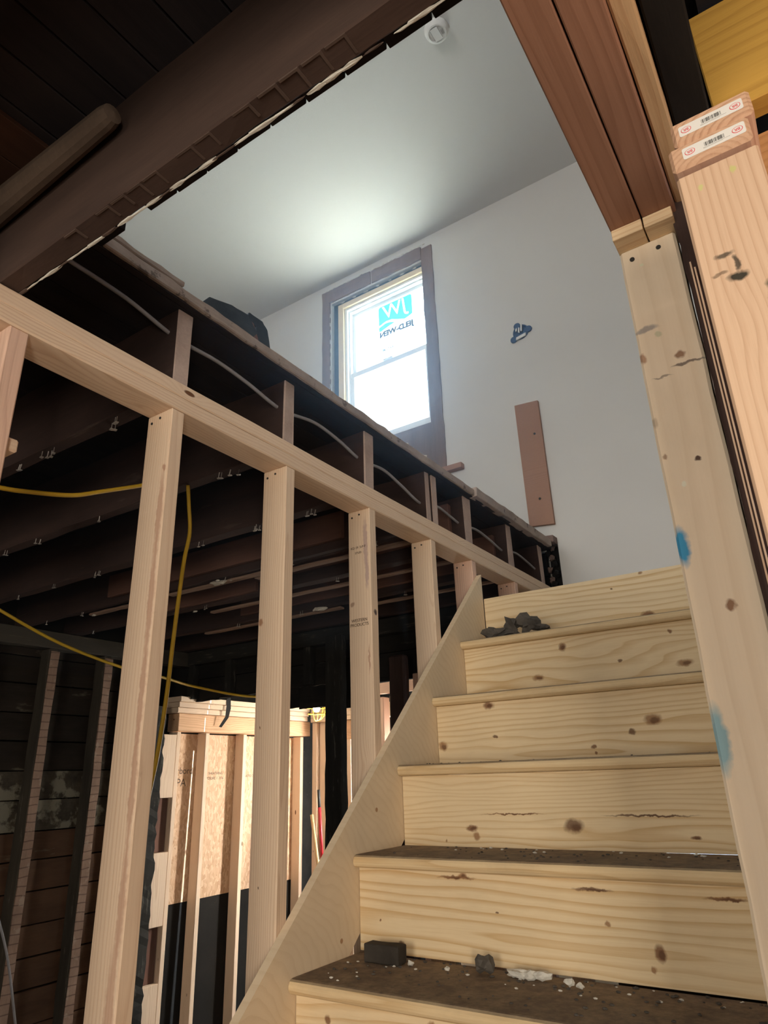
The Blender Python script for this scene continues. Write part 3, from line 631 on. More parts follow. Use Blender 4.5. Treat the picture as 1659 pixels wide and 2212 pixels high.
board('stud', M['near'], -0.031, 0.060, 0.740, 0.778, FL, 0.680, 'z', nf, bev=0.003)
for y in (1.30, 1.70, 2.1, 2.5): board('stud', M['stud'], -0.029, 0.062, y, y + 0.038, FL, 0.685, 'z', nf, bev=0.003)
p1 = board('top_plate', M['stud_pink'], -0.033, 0.058, 0.736, 3.40, 0.6865, 0.7240, 'y', nf, bev=0.004, endmat=M['endgrain'])
p2 = board('top_plate', M['stud_pink'], -0.0245, 0.0665, 0.738, 3.40, 0.7255, 0.7640, 'y', nf, bev=0.004, endmat=M['endgrain'])
def end_tag(x0, x1, y, z0, z1, tilt):
    """white sticker with two red ovals and a bar code"""
    bm = bmesh.new(); W, H = (x1 - x0), (z1 - z0)
    def poly(pts, mi, t):
        vs = [bm.verts.new((x, -t, z)) for x, z in pts]; f = bm.faces.new(vs); f.material_index = mi
        r = bmesh.ops.extrude_face_region(bm, geom=[f])
        for v in r['geom']:
            if isinstance(v, bmesh.types.BMVert): v.co.y += t
            elif isinstance(v, bmesh.types.BMFace): v.material_index = mi
    R = 0.0025; out = []
    for (cx, cz, a0) in ((W / 2 - R, H / 2 - R, 0), (-W / 2 + R, H / 2 - R, 90), (-W / 2 + R, -H / 2 + R, 180), (W / 2 - R, -H / 2 + R, 270)):
        for k in range(5): a = math.radians(a0 + k * 22.5); out.append((cx + R * math.cos(a), cz + R * math.sin(a)))
    poly(out, 0, 0.0003)
    for s in (-1, 1):
        cx = s * (W / 2 - 0.0085)
        for (ra, rb, mi, t) in ((0.0060, 0.0046, 1, 0.0005), (0.0053, 0.0039, 0, 0.0007)):
            poly([(cx + ra * math.cos(k * math.pi / 12), rb * math.sin(k * math.pi / 12)) for k in range(24)], mi, t)
    rr = random.Random(3); x = -0.010
    while x < 0.012:
        wd = rr.choice((0.0003, 0.0005, 0.0008)); poly([(x, -0.0024), (x + wd, -0.0024), (x + wd, 0.0036), (x, 0.0036)], 2, 0.0005); x += wd + rr.choice((0.0003, 0.0005, 0.0009))
    poly([(-0.012, -0.0040), (0.018, -0.0040), (0.018, -0.0036), (-0.012, -0.0036)], 3, 0.0005)
    poly([(-0.012, -0.0052), (0.010, -0.0052), (0.010, -0.0048), (-0.012, -0.0048)], 3, 0.0005)
    bmesh.ops.recalc_face_normals(bm, faces=bm.faces)
    me = to_mesh(bm, 'end_tag', [M['sticker'], M['redink'], M['blackink'], M['grey_plastic']])
    return me
for pl_, (x0, x1, z0, z1) in ((p2, (-0.0155, 0.0575, 0.7365, 0.7530)), (p1, (-0.0175, 0.0530, 0.6980, 0.7155))):
    me = end_tag(x0, x1, 0.735, z0, z1, 0)
    o = link('end_tag', me); o.parent = pl_
    inv = (Matrix.Translation(wpos(pl_)) @ pl_.rotation_euler.to_matrix().to_4x4()).inverted()
    yy = 0.7358 if pl_ is p1 else 0.7378
    mw = inv @ Matrix.Translation(((x0 + x1) / 2, yy, (z0 + z1) / 2 + ZC)) @ Euler((0, 0.0, 0)).to_matrix().to_4x4()
    o.location = mw.to_translation(); o.rotation_euler = mw.to_euler()
    for s in (-1, 1):
        tm = text_mesh('BR', 0.0056, M['redink'], 'oval_letters', 0.0001); bmt = bmesh.new(); bmt.from_mesh(tm)
        bmesh.ops.rotate(bmt, verts=bmt.verts, matrix=Matrix.Rotation(math.pi / 2, 3, 'X') @ Matrix.Rotation(math.pi, 3, 'Z'))
        bmesh.ops.translate(bmt, verts=bmt.verts, vec=(s * ((x1 - x0) / 2 - 0.0085), -0.0009, 0))
        b2 = bmesh.new(); b2.from_mesh(me)
        n0 = len(bmt.faces)
        for f in bmt.faces: f.material_index = 1
        bmt.to_mesh(tm); b2.from_mesh(tm); b2.to_mesh(me); bmt.free(); b2.free()

# ================================================================ STUD WALL left of the stairs
sw = root('stud_wall', (-1.20, 1.5, FL), 'new pale stud wall with doubled top plate left of the steps', 'stud wall')
SX0, SX1 = -1.2465, -1.1600
def stud_mat(name, y, lst, base='stud'):
    return wood(name, (0.80, 0.62, 0.46), (0.62, 0.42, 0.28), freq=120, warp=0.03, knots=0.4, blotch=0.25, seed=y, marks=mk('z', (SX0, SX1, y, y + 0.038, FL + 0.038, 0.819), lst))
BK = (0.46, 0.26, 0.18)
M['stud_bark'] = stud_mat('fir_stud_with_bark', 0.893, [(-1.172, 0.893, z, 0.011, 0.03, 0.13, BK, 0.65) for z in (0.55, 0.36, 0.17, 0.0, -0.2)] + [(-1.170, 0.893, 0.665, 0.006, 0.03, 0.012, BK, 0.8), (-1.178, 0.893, -0.40, 0.016, 0.03, 0.16, BK, 0.6)])
M['stud_knot'] = stud_mat('fir_stud_with_knot', 1.293, [(-1.236, 1.293, 0.385, 0.009, 0.03, 0.012, (0.40, 0.20, 0.11), 0.85), (-1.215, 1.293, -0.23, 0.003, 0.02, 0.004, (0.10, 0.05, 0.03), 0.9), (-1.226, 1.293, 0.12, 0.002, 0.02, 0.006, (0.2, 0.1, 0.05), 0.9)])
M['stud_purple'] = stud_mat('fir_stud_with_stain', 1.699, [(-1.178, 1.699, 0.70, 0.010, 0.02, 0.10, (0.40, 0.27, 0.28), 0.6), (-1.174, 1.699, 0.60, 0.008, 0.02, 0.06, (0.40, 0.27, 0.28), 0.6), (-1.232, 1.699, 0.505, 0.009, 0.03, 0.010, (0.36, 0.22, 0.15), 0.8), (-1.172, 1.699, 0.33, 0.004, 0.02, 0.05, BK, 0.7), (-1.155, 1.72, 0.475, 0.012, 0.012, 0.012, (0.03, 0.02, 0.03), 0.9)])
for i, (y, m) in enumerate(((0.508, 'stud_pink'), (0.893, 'stud_bark'), (1.293, 'stud_knot'), (1.699, 'stud_purple'), (2.101, 'stud'), (2.440, 'stud_pink'), (2.880, 'stud_pink'), (3.28, 'stud'))):
    board('stud', M[m], SX0, SX1, y, y + 0.038, FL + 0.038, 0.819, 'z', sw, bev=0.003, wob=0.0006, cuts=12)
for y in (0.893, 1.293, 1.699, 2.101, 2.440, 2.880):
    for (x, z) in ((-1.229, 0.797), (-1.200, 0.803)): lathe('nail_head', M['nailhead'], [(0, -0.0015), (0.0032, -0.0015), (0.0032, 0.0012), (0, 0.0012)], (x, y - 0.0005, z), sw, seg=8, rot=(math.pi / 2, 0, 0))
for y in (0.10, -0.31, -0.72): board('stud', M['stud'], SX0, SX1, y, y + 0.038, FL + 0.038, 0.819, 'z', sw, bev=0.003)
board('top_plate', M['stud'], SX0 - 0.001, SX1 + 0.002, -0.9, 3.41, 0.8195, 0.8570, 'y', sw, bev=0.003, wob=0.0008, cuts=20)
board('top_plate', M['stud'], SX0, SX1 + 0.0005, -0.9, 3.43, 0.8575, 0.8955, 'y', sw, bev=0.003, wob=0.0008, cuts=20)
board('bottom_plate', M['stud'], SX0, SX1, -0.9, 3.43, FL, FL + 0.0375, 'y', sw, bev=0.003)
tag(board('blocking_piece', M['stud'], -1.72, -1.177, 0.548, 0.572, 0.578, 0.604, 'x', None, bev=0.003), 'short pale block lying level at the left edge of the picture', 'wood block')
for (body, z, s) in (('KD 19  S-P-F', 0.690, 0.011), ('STUD', 0.672, 0.010), ('WESTERN', 0.452, 0.0135), ('PRODUCTS', 0.438, 0.0135)):
    me = text_mesh(body, s, M['ink'], 'grade_stamp'); o = link('grade_stamp', me, rot=(math.pi / 2, 0, 0)); place(o, sw, (-1.206, 1.6980, z))

# ================================================================ STAIRCASE
st = root('staircase', (-0.65, 1.3, FL), 'unfinished knotty pine staircase with dusty treads', 'staircase')
XL, XR = -1.137, -0.155
rise = 0.2138
KN = (0.20, 0.085, 0.040)
RK = {-1: [(-0.856, 0.662, 0.010, 0.007), (-0.516, 0.650, 0.010, 0.006), (-0.626, 0.608, 0.006, 0.004), (-0.514, 0.494, 0.030, 0.018), (-0.95, 0.52, 0.006, 0.005)],
      0: [(-0.763, 0.389, 0.016, 0.016), (-0.861, 0.295, 0.024, 0.013), (-0.579, 0.321, 0.009, 0.006), (-0.414, 0.394, 0.008, 0.007), (-0.387, 0.293, 0.030, 0.013)],
      1: [(-0.947, 0.195, 0.022, 0.014), (-0.457, 0.121, 0.028, 0.018), (-0.518, 0.093, 0.012, 0.009), (-0.63, 0.058, 0.010, 0.006), (-1.118, 0.082, 0.020, 0.017), (-0.933, 0.101, 0.009, 0.006), (-0.626, 0.040, 0.005, 0.006)],
      2: [(-0.92, -0.140, 0.020, 0.010), (-0.908, -0.158, 0.012, 0.012), (-0.636, -0.132, 0.030, 0.020), (-0.354, -0.155, 0.014, 0.006), (-1.0, -0.17, 0.003, 0.006), (-0.45, -0.108, 0.12, 0.003), (-0.80, -0.105, 0.10, 0.002)],
      3: [(-0.857, -0.230, 0.055, 0.005), (-0.84, -0.226, 0.014, 0.008), (-0.535, -0.239, 0.048, 0.004), (-0.276, -0.242, 0.045, 0.004), (-0.512, -0.299, 0.007, 0.006), (-0.758, -0.295, 0.005, 0.003), (-0.415, -0.342, 0.013, 0.019), (-0.432, -0.372, 0.007, 0.008), (-1.017, -0.380, 0.010, 0.011), (-1.073, -0.332, 0.004, 0.003)],
      4: [(-1.05, -0.47, 0.01, 0.01), (-0.8, -0.45, 0.012, 0.01)]}
def riser_mat(k, box):
    f, wp = {-1: (60, 0.05), 0: (75, 0.055), 1: (62, 0.05), 2: (75, 0.06), 3: (52, 0.045)}.get(k, (65, 0.05))
    return wood('knotty_pine_riser', (0.84, 0.67, 0.43), (0.61, 0.39, 0.17), freq=f, warp=wp, knots=0, blotch=0.14, dirt=0.14, dirtcol=(0.38, 0.30, 0.19), ringamt=1.0, pith=0.02, bump=0.10, seed=0.137 * (k + 2),
                marks=mk('x', box, [m for i, (x, z, rx, rz) in enumerate(RK.get(k, [])) for m in ((x, box[2], z, rx, 0.05, rz, (KN, (0.33, 0.17, 0.08), (0.15, 0.07, 0.04))[i % 3], 0.85), (x + rx * 0.15, box[2], z - rz * 0.1, rx * 0.55, 0.05, rz * 0.5, (0.09, 0.04, 0.02), 0.6 if rx > 0.012 else 0.0))]))
tz = [0.4526, 0.2365, 0.027, -0.186, -0.4025, -0.615, -0.829, -1.042, -1.256, -1.468]
ty = [2.235, 2.003, 1.776, 1.553, 1.312, 1.080, 0.848, 0.616, 0.384, 0.152]
def nosed_tread(x0, x1, y0, y1, ztop, t=0.030):
    pts = [(y1, ztop), (y1, ztop - t)]
    R = t / 2
    for k in range(9):
        a = math.radians(-90 - k * 22.5); pts.append((y0 + R + R * math.cos(a), ztop - R + R * math.sin(a)))
    bm = bmesh.new(); cx = (x0 + x1) / 2; cy = (y0 + y1) / 2; cz = ztop - t / 2
    A = [bm.verts.new((x0 - cx, p[0] - cy, p[1] - cz)) for p in pts]; B = [bm.verts.new((x1 - cx, p[0] - cy, p[1] - cz)) for p in pts]
    bm.faces.new(A); bm.faces.new(B)
    for i in range(len(pts)): bm.faces.new((A[i], A[(i + 1) % len(pts)], B[(i + 1) % len(pts)], B[i]))
    bmesh.ops.recalc_face_normals(bm, faces=bm.faces)
    o = link('tread', to_mesh(bm, 'tread', M['tread'])); place(o, st, (cx, cy, cz)); return o
for k in range(10):
    yb = (ty[k - 1] + 0.026) if k else 2.470
    nosed_tread(XL + 0.0008, XR, ty[k], yb, tz[k])
    zb = tz[k + 1] if k < 9 else FL
    rb = (XL + 0.0008, XR, ty[k] + 0.026, ty[k] + 0.044, zb, tz[k] - 0.0305)
    board('riser', riser_mat(k, rb), XL + 0.0008, XR, ty[k] + 0.026, ty[k] + 0.044, zb + (0.0 if k != 3 else 0.004), tz[k] - 0.0305, 'x', st, bev=0.001)
board('riser', riser_mat(-1, (XL + 0.0008, XR, 2.472, 2.492, tz[0] + 0.0005, 0.655)), XL + 0.0008, XR, 2.472, 2.492, tz[0] + 0.0005, 0.655, 'x', st, bev=0.002)
board('landing_board', M['tread'], XL, -0.155, 2.494, 3.495, 0.625, 0.654, 'x', st, bev=0.002)
prism('skirt_board', M['skirt'], [(2.470, 0.757), (2.470, 0.40), (0.05, -1.675), (-0.20, -1.675), (1.198, -0.416)], 'x', -1.1588, -1.1375, st)
prism('stringer', M['stud'], [(2.44, 0.40), (3.4, 0.60), (3.4, 0.50), (2.5, 0.30), (0.35, -1.675), (0.05, -1.675)], 'x', -0.21, -0.172, st)

# dirt and rubble lying on the steps
def scatter(label, group, n, xs, ys, z, s, mat, seed):
    rr = random.Random(seed)
    for k in range(n):
        sz = s * rr.uniform(0.6, 1.6)
        yield lump('crumb', mat, (rr.uniform(*xs), rr.uniform(*ys), z), (sz * 1.5, sz, sz * 0.7), seed=seed + k, amp=0.4, sub=1)
p = root('crumb_litter', (-0.7, 1.45, tz[4]), 'fine grey crumbs and grit strewn over the lowest visible tread', 'rubble')
p['kind'] = 'stuff'; bpy.data.objects.remove(p)
def litter(name, label, spots, mat, seed):
    rr = random.Random(seed); bm = bmesh.new()
    for (x0, x1, y0, y1, z, n, s) in spots:
        for k in range(n):
            sz = s * rr.uniform(0.5, 1.5); r = bmesh.ops.create_icosphere(bm, subdivisions=1, radius=sz / 2)
            px, py = rr.uniform(x0, x1), y1 - (y1 - y0) * rr.random() ** 1.6
            for v in r['verts']: v.co = Vector((px + v.co.x * rr.uniform(.8, 1.8), py + v.co.y, z + ZC + sz * 0.2 + v.co.z * 0.6))
    o = link(name, to_mesh(bm, name, mat)); return tag(o, label, 'rubble', kind='stuff')
litter('grit', 'dark and brown grit scattered over the dusty treads', [(-1.1, -0.2, 1.34, 1.57, tz[4], 120, 0.006), (-1.1, -0.2, 1.58, 1.79, tz[3], 60, 0.005), (-1.1, -0.2, 1.79, 2.0, tz[2], 30, 0.004)], M['debris'], 5)
litter('grit', 'pale plaster crumbs scattered along the backs of the treads', [(-1.1, -0.25, 1.46, 1.57, tz[4], 26, 0.005), (-1.0, -0.3, 1.70, 1.79, tz[3], 16, 0.006), (-1.12, -1.0, 1.35, 1.5, tz[4], 7, 0.006)], M['lime'], 8)
tag(board('wood_offcut', M['charblock'], -1.070, -0.975, 1.500, 1.538, tz[4] + 0.001, tz[4] + 0.039, 'x', None, bev=0.002, wob=0.001, cuts=3), 'small charred wood block at the left end of the lowest visible tread', 'wood block')
tag(lump('fluff_ball', M['debris'], (-0.775, 1.530, tz[4]), (0.035, 0.03, 0.034), seed=4, amp=0.5), 'small round wad of grey fluff on the lowest visible tread', 'debris')
for k, (x, s) in enumerate(((-0.700, 0.05), (-0.672, 0.036), (-0.648, 0.042))):
    tag(lump('plaster_chunk', M['lime'], (x, 1.535, tz[4]), (s, 0.024, 0.018), seed=k + 60, amp=0.3), ('leftmost', 'middle', 'rightmost')[k] + ' of three touching white plaster chunks against the lowest visible riser', 'plaster chunk', 'plaster chunks on the lowest tread')
for k, (x, s) in enumerate(((-0.585, 0.020), (-0.563, 0.016), (-0.86, 0.013), (-0.955, 0.016))):
    tag(lump('plaster_chip', M['lime'], (x, 1.52, tz[4]), (s, s * 0.7, s * 0.7), seed=k + 70, amp=0.3), ('larger of two small white chips right of the plaster chunks', 'smaller of two small white chips right of the plaster chunks', 'tiny pale chip between the charred block and the fluff', 'tiny pale chip beside the charred block')[k], 'plaster chip')
for k, (x, dx, h, sd) in enumerate(((-1.00, 0.075, 0.038, 3), (-0.935, 0.06, 0.060, 8), (-0.865, 0.08, 0.066, 12), (-0.965, 0.10, 0.028, 16), (-0.82, 0.06, 0.022, 19))):
    tag(lump('crumpled_debris', M['debris'], (x - 0.02, 2.283 + 0.012 * (k % 2), tz[0] + 0.001), (dx, 0.045, h), seed=sd, amp=0.55), ('low left lump of the crumpled dark heap on the top tread', 'tall left peak of the crumpled dark heap on the top tread', 'tall right peak of the crumpled dark heap on the top tread', 'low front flake of the crumpled dark heap on the top tread', 'small right-hand flake of the crumpled dark heap on the top tread')[k], 'debris', 'crumpled debris on the top tread')

# ================================================================ LEFT WALL of the lower room: old studs and sheathing
LX = -4.10
wl = root('wall_left.001', (LX, 1.0, FL), kind='structure'); wl['label'] = 'old dark sheathed wall with rough studs at the left of the lower room'
z = FL; i = 0
hs = [0.165, 0.15, 0.16, 0.17, 0.155, 0.16, 0.17, 0.16, 0.15, 0.17, 0.16, 0.165, 0.16, 0.17, 0.16, 0.16, 0.17]
while z < 1.10:
    h = hs[i % len(hs)]; z1 = min(z + h, 1.12)
    m = M['old_sheath'] if z < -0.25 else M['plaster_dust'] if z < 0.06 else M['old_sheath_dark']  # lit lower and dark upper boards set by colour, lime stain between
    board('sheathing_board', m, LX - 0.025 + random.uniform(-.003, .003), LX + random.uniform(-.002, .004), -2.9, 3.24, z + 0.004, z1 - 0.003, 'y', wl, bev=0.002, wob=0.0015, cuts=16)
    z = z1; i += 1
for y in (-0.5, -0.05, 0.38, 0.78, 1.16, 1.56, 1.96, 2.352, 2.735, 3.08):
    board('stud', M['old_stud_side'], LX + 0.006, LX + 0.100, y, y + 0.055, FL, 0.79, 'z', wl, bev=0.003, wob=0.003, cuts=20)
    board('stud_face', M['old_stud'], LX + 0.1005, LX + 0.108, y + 0.006, y + 0.060, FL, 0.775, 'z', wl, bev=0.001, wob=0.003, cuts=20)
board('top_plate', M['old_stud_side'], LX + 0.006, LX + 0.11, -2.9, 3.48, 0.792, 0.892, 'y', wl, bev=0.003, wob=0.002, cuts=20)
for k, (pts) in enumerate(([(-3.82, 2.11, -0.20), (-3.82, 2.15, -0.45), (-3.82, 2.18, -0.75), (-3.82, 2.20, -1.12)], [(-3.81, 2.17, -0.60), (-3.78, 2.24, -0.80), (-3.76, 2.32, -1.10)])):
    tag(tube('grey_wire', M['cable'], pts, 0.006), ('upright grey wire in front of the old sheathing, lower left', 'slanting grey wire branching off the upright one, lower left')[k], 'wire')

# rear wall of the lower room: blackened boards above the wide opening
wr = root('wall_rear.001', (-2.6, 3.55, 0.4), kind='structure'); wr['label'] = 'blackened board wall above the wide opening to the rear rooms'
rows = [(0.555, 0.70), (0.70, 0.845), (0.845, 0.99), (0.99, 1.125)]
for (a, b) in rows: board('black_board', M['black_board'], -4.25, -1.21, 3.50 + random.uniform(-.003, .003), 3.53, a + 0.002, b - 0.002, 'x', wr, bev=0.001, wob=0.002, cuts=20)
for (x0, x1, za) in ((-4.25, -4.02, 0.535), (-4.02, -3.72, 0.545), (-3.72, -3.33, 0.552), (-3.33, -2.98, 0.430), (-2.98, -2.73, 0.420), (-2.73, -2.545, 0.400), (-2.545, -2.36, 0.50), (-2.36, -1.21, 0.530)):
    board('black_board', M['black_board'], x0 + 0.001, x1 - 0.001, 3.50, 3.525, za, 0.556, 'x', wr, bev=0.001, wob=0.003, cuts=8)
for x in (-4.0, -3.62, -3.22, -2.9): board('stud', M['black_post'], x, x + 0.06, 3.44, 3.497, 0.56, 0.80, 'z', wr, bev=0.002, wob=0.002, cuts=4)
board('top_plate', M['black_post'], -4.1, -1.3, 3.42, 3.497, 0.80, 0.895, 'x', wr, bev=0.002, wob=0.002, cuts=14)
tag(board('black_post', M['black_post'], -2.655, -2.540, 3.36, 3.43, FL, 0.83, 'z', None, wob=0.003, cuts=30), 'blackened rough old post standing beyond the stud wall, in front of the rear opening', 'post')
tag(board('brown_post', M['joist'], -2.195, -2.085, 3.37, 3.43, FL, 0.655, 'z', None, wob=0.002, cuts=20, bev=0.01), 'dark brown old post seen just left of the skirt board', 'post')
tag(board('jamb_stud', M['stud_pink'], -2.06, -1.97, 3.42, 3.46, FL, 0.545, 'z', None), 'reddish new stud in the gap beside the skirt board', 'stud')
# torn end of the old wall at the left of the opening: black jagged edge and new blocking
tag(board('torn_wall_edge', M['black_post'], -4.045, -3.985, 3.175, 3.262, FL, 0.50, 'z', None, wob=0.008, cuts=50), 'black ragged end of the old wall left of the strand board', 'old wall')
OS = -4.10
wa = root('wall_left.002', (OS, 4.2, FL), kind='structure'); wa['label'] = 'new stud wall sheathed in strand board in the rear room'
for (y0, y1, z0, z1) in ((3.44, 4.85, -0.765, 0.33),):
    boxes('strand_board', M['osb'], [(OS - 0.02, OS - 0.002, y0, y1, z0, z1)], parent=wa)
boxes('backing_board', M['black_board'], [(OS - 0.16, OS - 0.13, 3.0, 3.64, FL, 1.12)], parent=wa)  # added behind the wall gap to shut out sky light
boxes('tar_paper', M['tarpaper'], [(OS - 0.024, OS - 0.006, 3.44, 4.85, FL, -0.768)], parent=wa)
for y in (3.66, 4.05, 4.44, 4.74):
    board('stud', M['stud'], OS + 0.0, OS + 0.088, y, y + 0.038, FL, 0.335, 'z', wa, bev=0.003)
board('stud', M['stud'], OS - 0.0, OS + 0.088, 3.392, 3.428, FL, 0.335, 'z', wa, bev=0.003)
board('header_board', M['orange2'], OS - 0.02, OS + 0.095, 3.39, 4.86, 0.340, 0.462, 'y', wa, bev=0.003)
for k in range(3): board('top_plate', M['stud'], OS - 0.02, OS + 0.115 + 0.012 * k, 3.36, 4.80, 0.464 + 0.038 * k, 0.500 + 0.038 * k, 'y', wa, bev=0.002)
zz = 0.33
for k, (a, b) in enumerate(((-0.10, 0.33), (-0.90, -0.45), (-1.66, -1.23))):
    board('wood_block', M['stud'], -4.05, -4.005, 3.268, 3.385, a * 0.955, b * 0.955, 'z', wa, bev=0.002)
for k, (a, b) in enumerate(((-0.45, -0.10), (-1.23, -0.90))):
    board('void_fill', M['sister'], -4.09, -4.05, 3.268, 3.385, a * 0.955, b * 0.955, 'z', wa, bev=0.001)  # dark red-brown fills standing in for shaded voids between the blocks
for (y, z, t, s) in ((3.562, 0.075, 'rbord', 0.064), (3.535, -0.005, 'PA', 0.075)):
    me = text_mesh(t, s, M['ink'], 'board_print'); o = link('board_print', me, rot=(math.pi / 2, 0, math.pi / 2)); place(o, wa, (OS - 0.0015, y, z))
for (y, z, t, s) in ((3.83, 0.055, 'OSB  SHEATHING', 0.026), (3.84, 0.02, 'EXPOSURE 1  7/16', 0.026), (4.24, 0.03, 'RATED 24/16', 0.026)):
    me = text_mesh(t, s, M['ink'], 'board_print'); o = link('board_print', me, rot=(math.pi / 2, 0, math.pi / 2)); place(o, wa, (OS - 0.0015, y, z))
tag(sheet('black_strap', M['nailhead'], [(0, 0), (0.03, 0.01), (0.035, -0.07), (0.02, -0.14), (-0.03, -0.21), (-0.05, -0.205), (-0.005, -0.13), (0.0, -0.06)], 0.004, (-3.96, 3.80, 0.585), (math.pi / 2, 0, math.pi / 2 * 0.7)), 'black strap dangling over the doubled plates above the strand board', 'strap')
# far wall of the rear room
wf = root('wall_rear.002', (-3.0, 4.95, FL), kind='structure'); wf['label'] = 'new framed wall at the back of the rear room'
board('stud', M['stud'], -3.965, -3.915, 4.84, 4.90, FL, 0.45, 'z', wf); board('stud', M['stud'], -3.905, -3.835, 4.87, 4.91, FL, 0.45, 'z', wf)
board('header_board', M['orange2'], -3.83, -3.2, 4.86, 4.90, 0.295, 0.450, 'x', wf)
for k in range(3): board('top_plate', M['stud'], -3.97, -2.0, 4.82, 4.94, 0.452 + 0.038 * k, 0.489 + 0.038 * k, 'x', wf)
board('stud', M['stud_pink'], -3.70, -3.66, 5.3, 5.4, FL, 0.5, 'z', wf); board('stud', M['stud'], -3.62, -3.57, 4.87, 4.91, FL, 0.45, 'z', wf)
board('stud', M['stud'], -2.99, -2.93, 4.6, 4.69, FL, 0.58, 'z', wf); board('stud', M['stud_pink'], -3.10, -3.05, 4.6, 4.69, FL, 0.58, 'z', wf)
board('header_board', M['stud_pink'], -3.25, -2.2, 4.56, 4.60, 0.60, 0.69, 'x', wf)
boxes('wrapped_panel', M['white_panel'], [(-3.1, -1.2, 5.2, 5.22, FL, 0.9)], parent=wf)
boxes('dark_panel', M['black_board'], [(-4.3, -3.1, 5.6, 5.64, FL, 0.9)], parent=wf)
boxes('end_panel', M['white_panel'], [(-1.2, -1.16, 3.65, 5.6, FL, 0.9)], parent=wf)
boxes('roof_panel', M['white_panel'], [(-4.3, -1.16, 3.65, 5.7, 0.9, 0.93)], parent=wf)
boxes('side_panel', M['black_board'], [(-4.32, -4.28, 3.54, 5.6, FL, 0.9)], parent=wf)
bl = root('long_handled_tool', (-3.7, 4.5, FL), 'red long handled tool leaning in the rear doorway', 'tool')
tube('handle', M['red'], [(-3.69, 4.60, -0.22), (-3.66, 4.60, -0.62)], 0.014, bl); tube('grip', M['nailhead'], [(-3.70, 4.60, -0.09), (-3.69, 4.60, -0.22)], 0.012, bl)
tube('socket', M['white_plastic'], [(-3.66, 4.60, -0.62), (-3.64, 4.60, -0.80)], 0.016, bl); tube('shaft', M['red'], [(-3.64, 4.60, -0.80), (-3.60, 4.58, -1.66)], 0.012, bl)
tag(tube('wooden_handle', M['tool_wood'], [(-3.72, 4.54, -0.27), (-3.42, 4.50, -1.66)], 0.013), 'thin wooden handle leaning beside the red tool in the rear doorway', 'handle')
# caged work lamp
lp = root('caged_work_lamp', (-3.40, 4.2, 0.40), 'yellow caged work lamp hanging at the rear plates', 'work lamp')
for k in range(6):
    a = k * math.pi / 6
    tube('cage_wire', M['cord'], [(-3.40 + 0.075 * math.sin(t) * math.cos(a), 4.2 + 0.075 * math.sin(t) * math.sin(a), 0.50 - 0.10 * math.cos(t - math.pi) * -1 * -1) for t in [math.pi * j / 8 for j in range(9)]], 0.003, lp, sides=5)
for (z, r) in ((0.50, 0.075), (0.455, 0.065)):
    tube('cage_wire', M['cord'], [(-3.40 + r * math.cos(j * math.pi / 8), 4.2 + r * math.sin(j * math.pi / 8), z) for j in range(17)], 0.003, lp, sides=5)
lathe('bulb', M['bulb'], [(0, -0.035), (0.018, -0.030), (0.028, -0.010), (0.026, 0.010), (0.014, 0.035), (0, 0.036)], (-3.40, 4.2, 0.50), lp, seg=16)
lathe('socket', M['cord'], [(0, 0.04), (0.02, 0.04), (0.022, 0.10), (0.01, 0.14), (0, 0.14)], (-3.40, 4.2, 0.50), lp, seg=16)
pd = bpy.data.lights.new('work_lamp_light', 'POINT'); pd.energy = 5; pd.color = (1, 0.86, 0.66); pd.shadow_soft_size = 0.03
po = bpy.data.objects.new('work_lamp_light', pd); C.objects.link(po); po.location = (-3.40, 4.2, 0.42 + ZC)
for k, (x, y, z, s) in enumerate(((-3.85, 3.60, 0.585, 0.07), (-3.72, 3.75, 0.60, 0.05), (-3.6, 3.7, 0.60, 0.06))):
    tag(sheet('plaster_flake_loose', M['lime'], [(0, 0), (s, 0.01), (s * 1.3, 0.03), (s * 0.4, 0.035)], 0.004, (x, y, z), (0.3, 0.2, 0.4 * k)), ('leftmost pale flake on the plates above the strand board', 'middle pale flake on the plates above the strand board', 'rightmost pale flake on the plates above the strand board')[k], 'flake')

# ================================================================ cords
tag(tube('extension_cord', M['cord'], [(-1.60, 0.60, 0.665), (-1.60, 0.752, 0.682), (-1.60, 0.82, 0.694), (-1.60, 0.937, 0.723), (-1.60, 1.023, 0.763), (-1.60, 1.155, 0.828), (-1.60, 1.27, 0.89)], 0.006), 'yellow cord swinging level below the joists at the left edge', 'cord')
tag(tube('extension_cord', M['cord'], [(-1.62, 1.336, 0.895), (-1.62, 1.346, 0.831), (-1.62, 1.358, 0.74), (-1.62, 1.345, 0.644), (-1.62, 1.335, 0.51), (-1.62, 1.327, 0.369), (-1.62, 1.321, 0.236), (-1.62, 1.306, 0.073), (-1.62, 1.285, -0.06), (-1.63, 1.25, -0.4), (-1.63, 1.24, -1.66)], 0.0062), 'yellow cord hanging down behind the nearest full stud', 'cord')
tag(tube('extension_cord', M['cord'], [(-3.10, 1.30, 0.86), (-3.3, 1.658, 0.80), (-3.3, 1.989, 0.684), (-3.3, 2.374, 0.602), (-3.45, 2.78, 0.60), (-3.55, 3.10, 0.585), (-3.38, 3.42, 0.53), (-3.35, 3.9, 0.56)], 0.008), 'yellow cord running back across the old wall to the rear opening', 'cord')

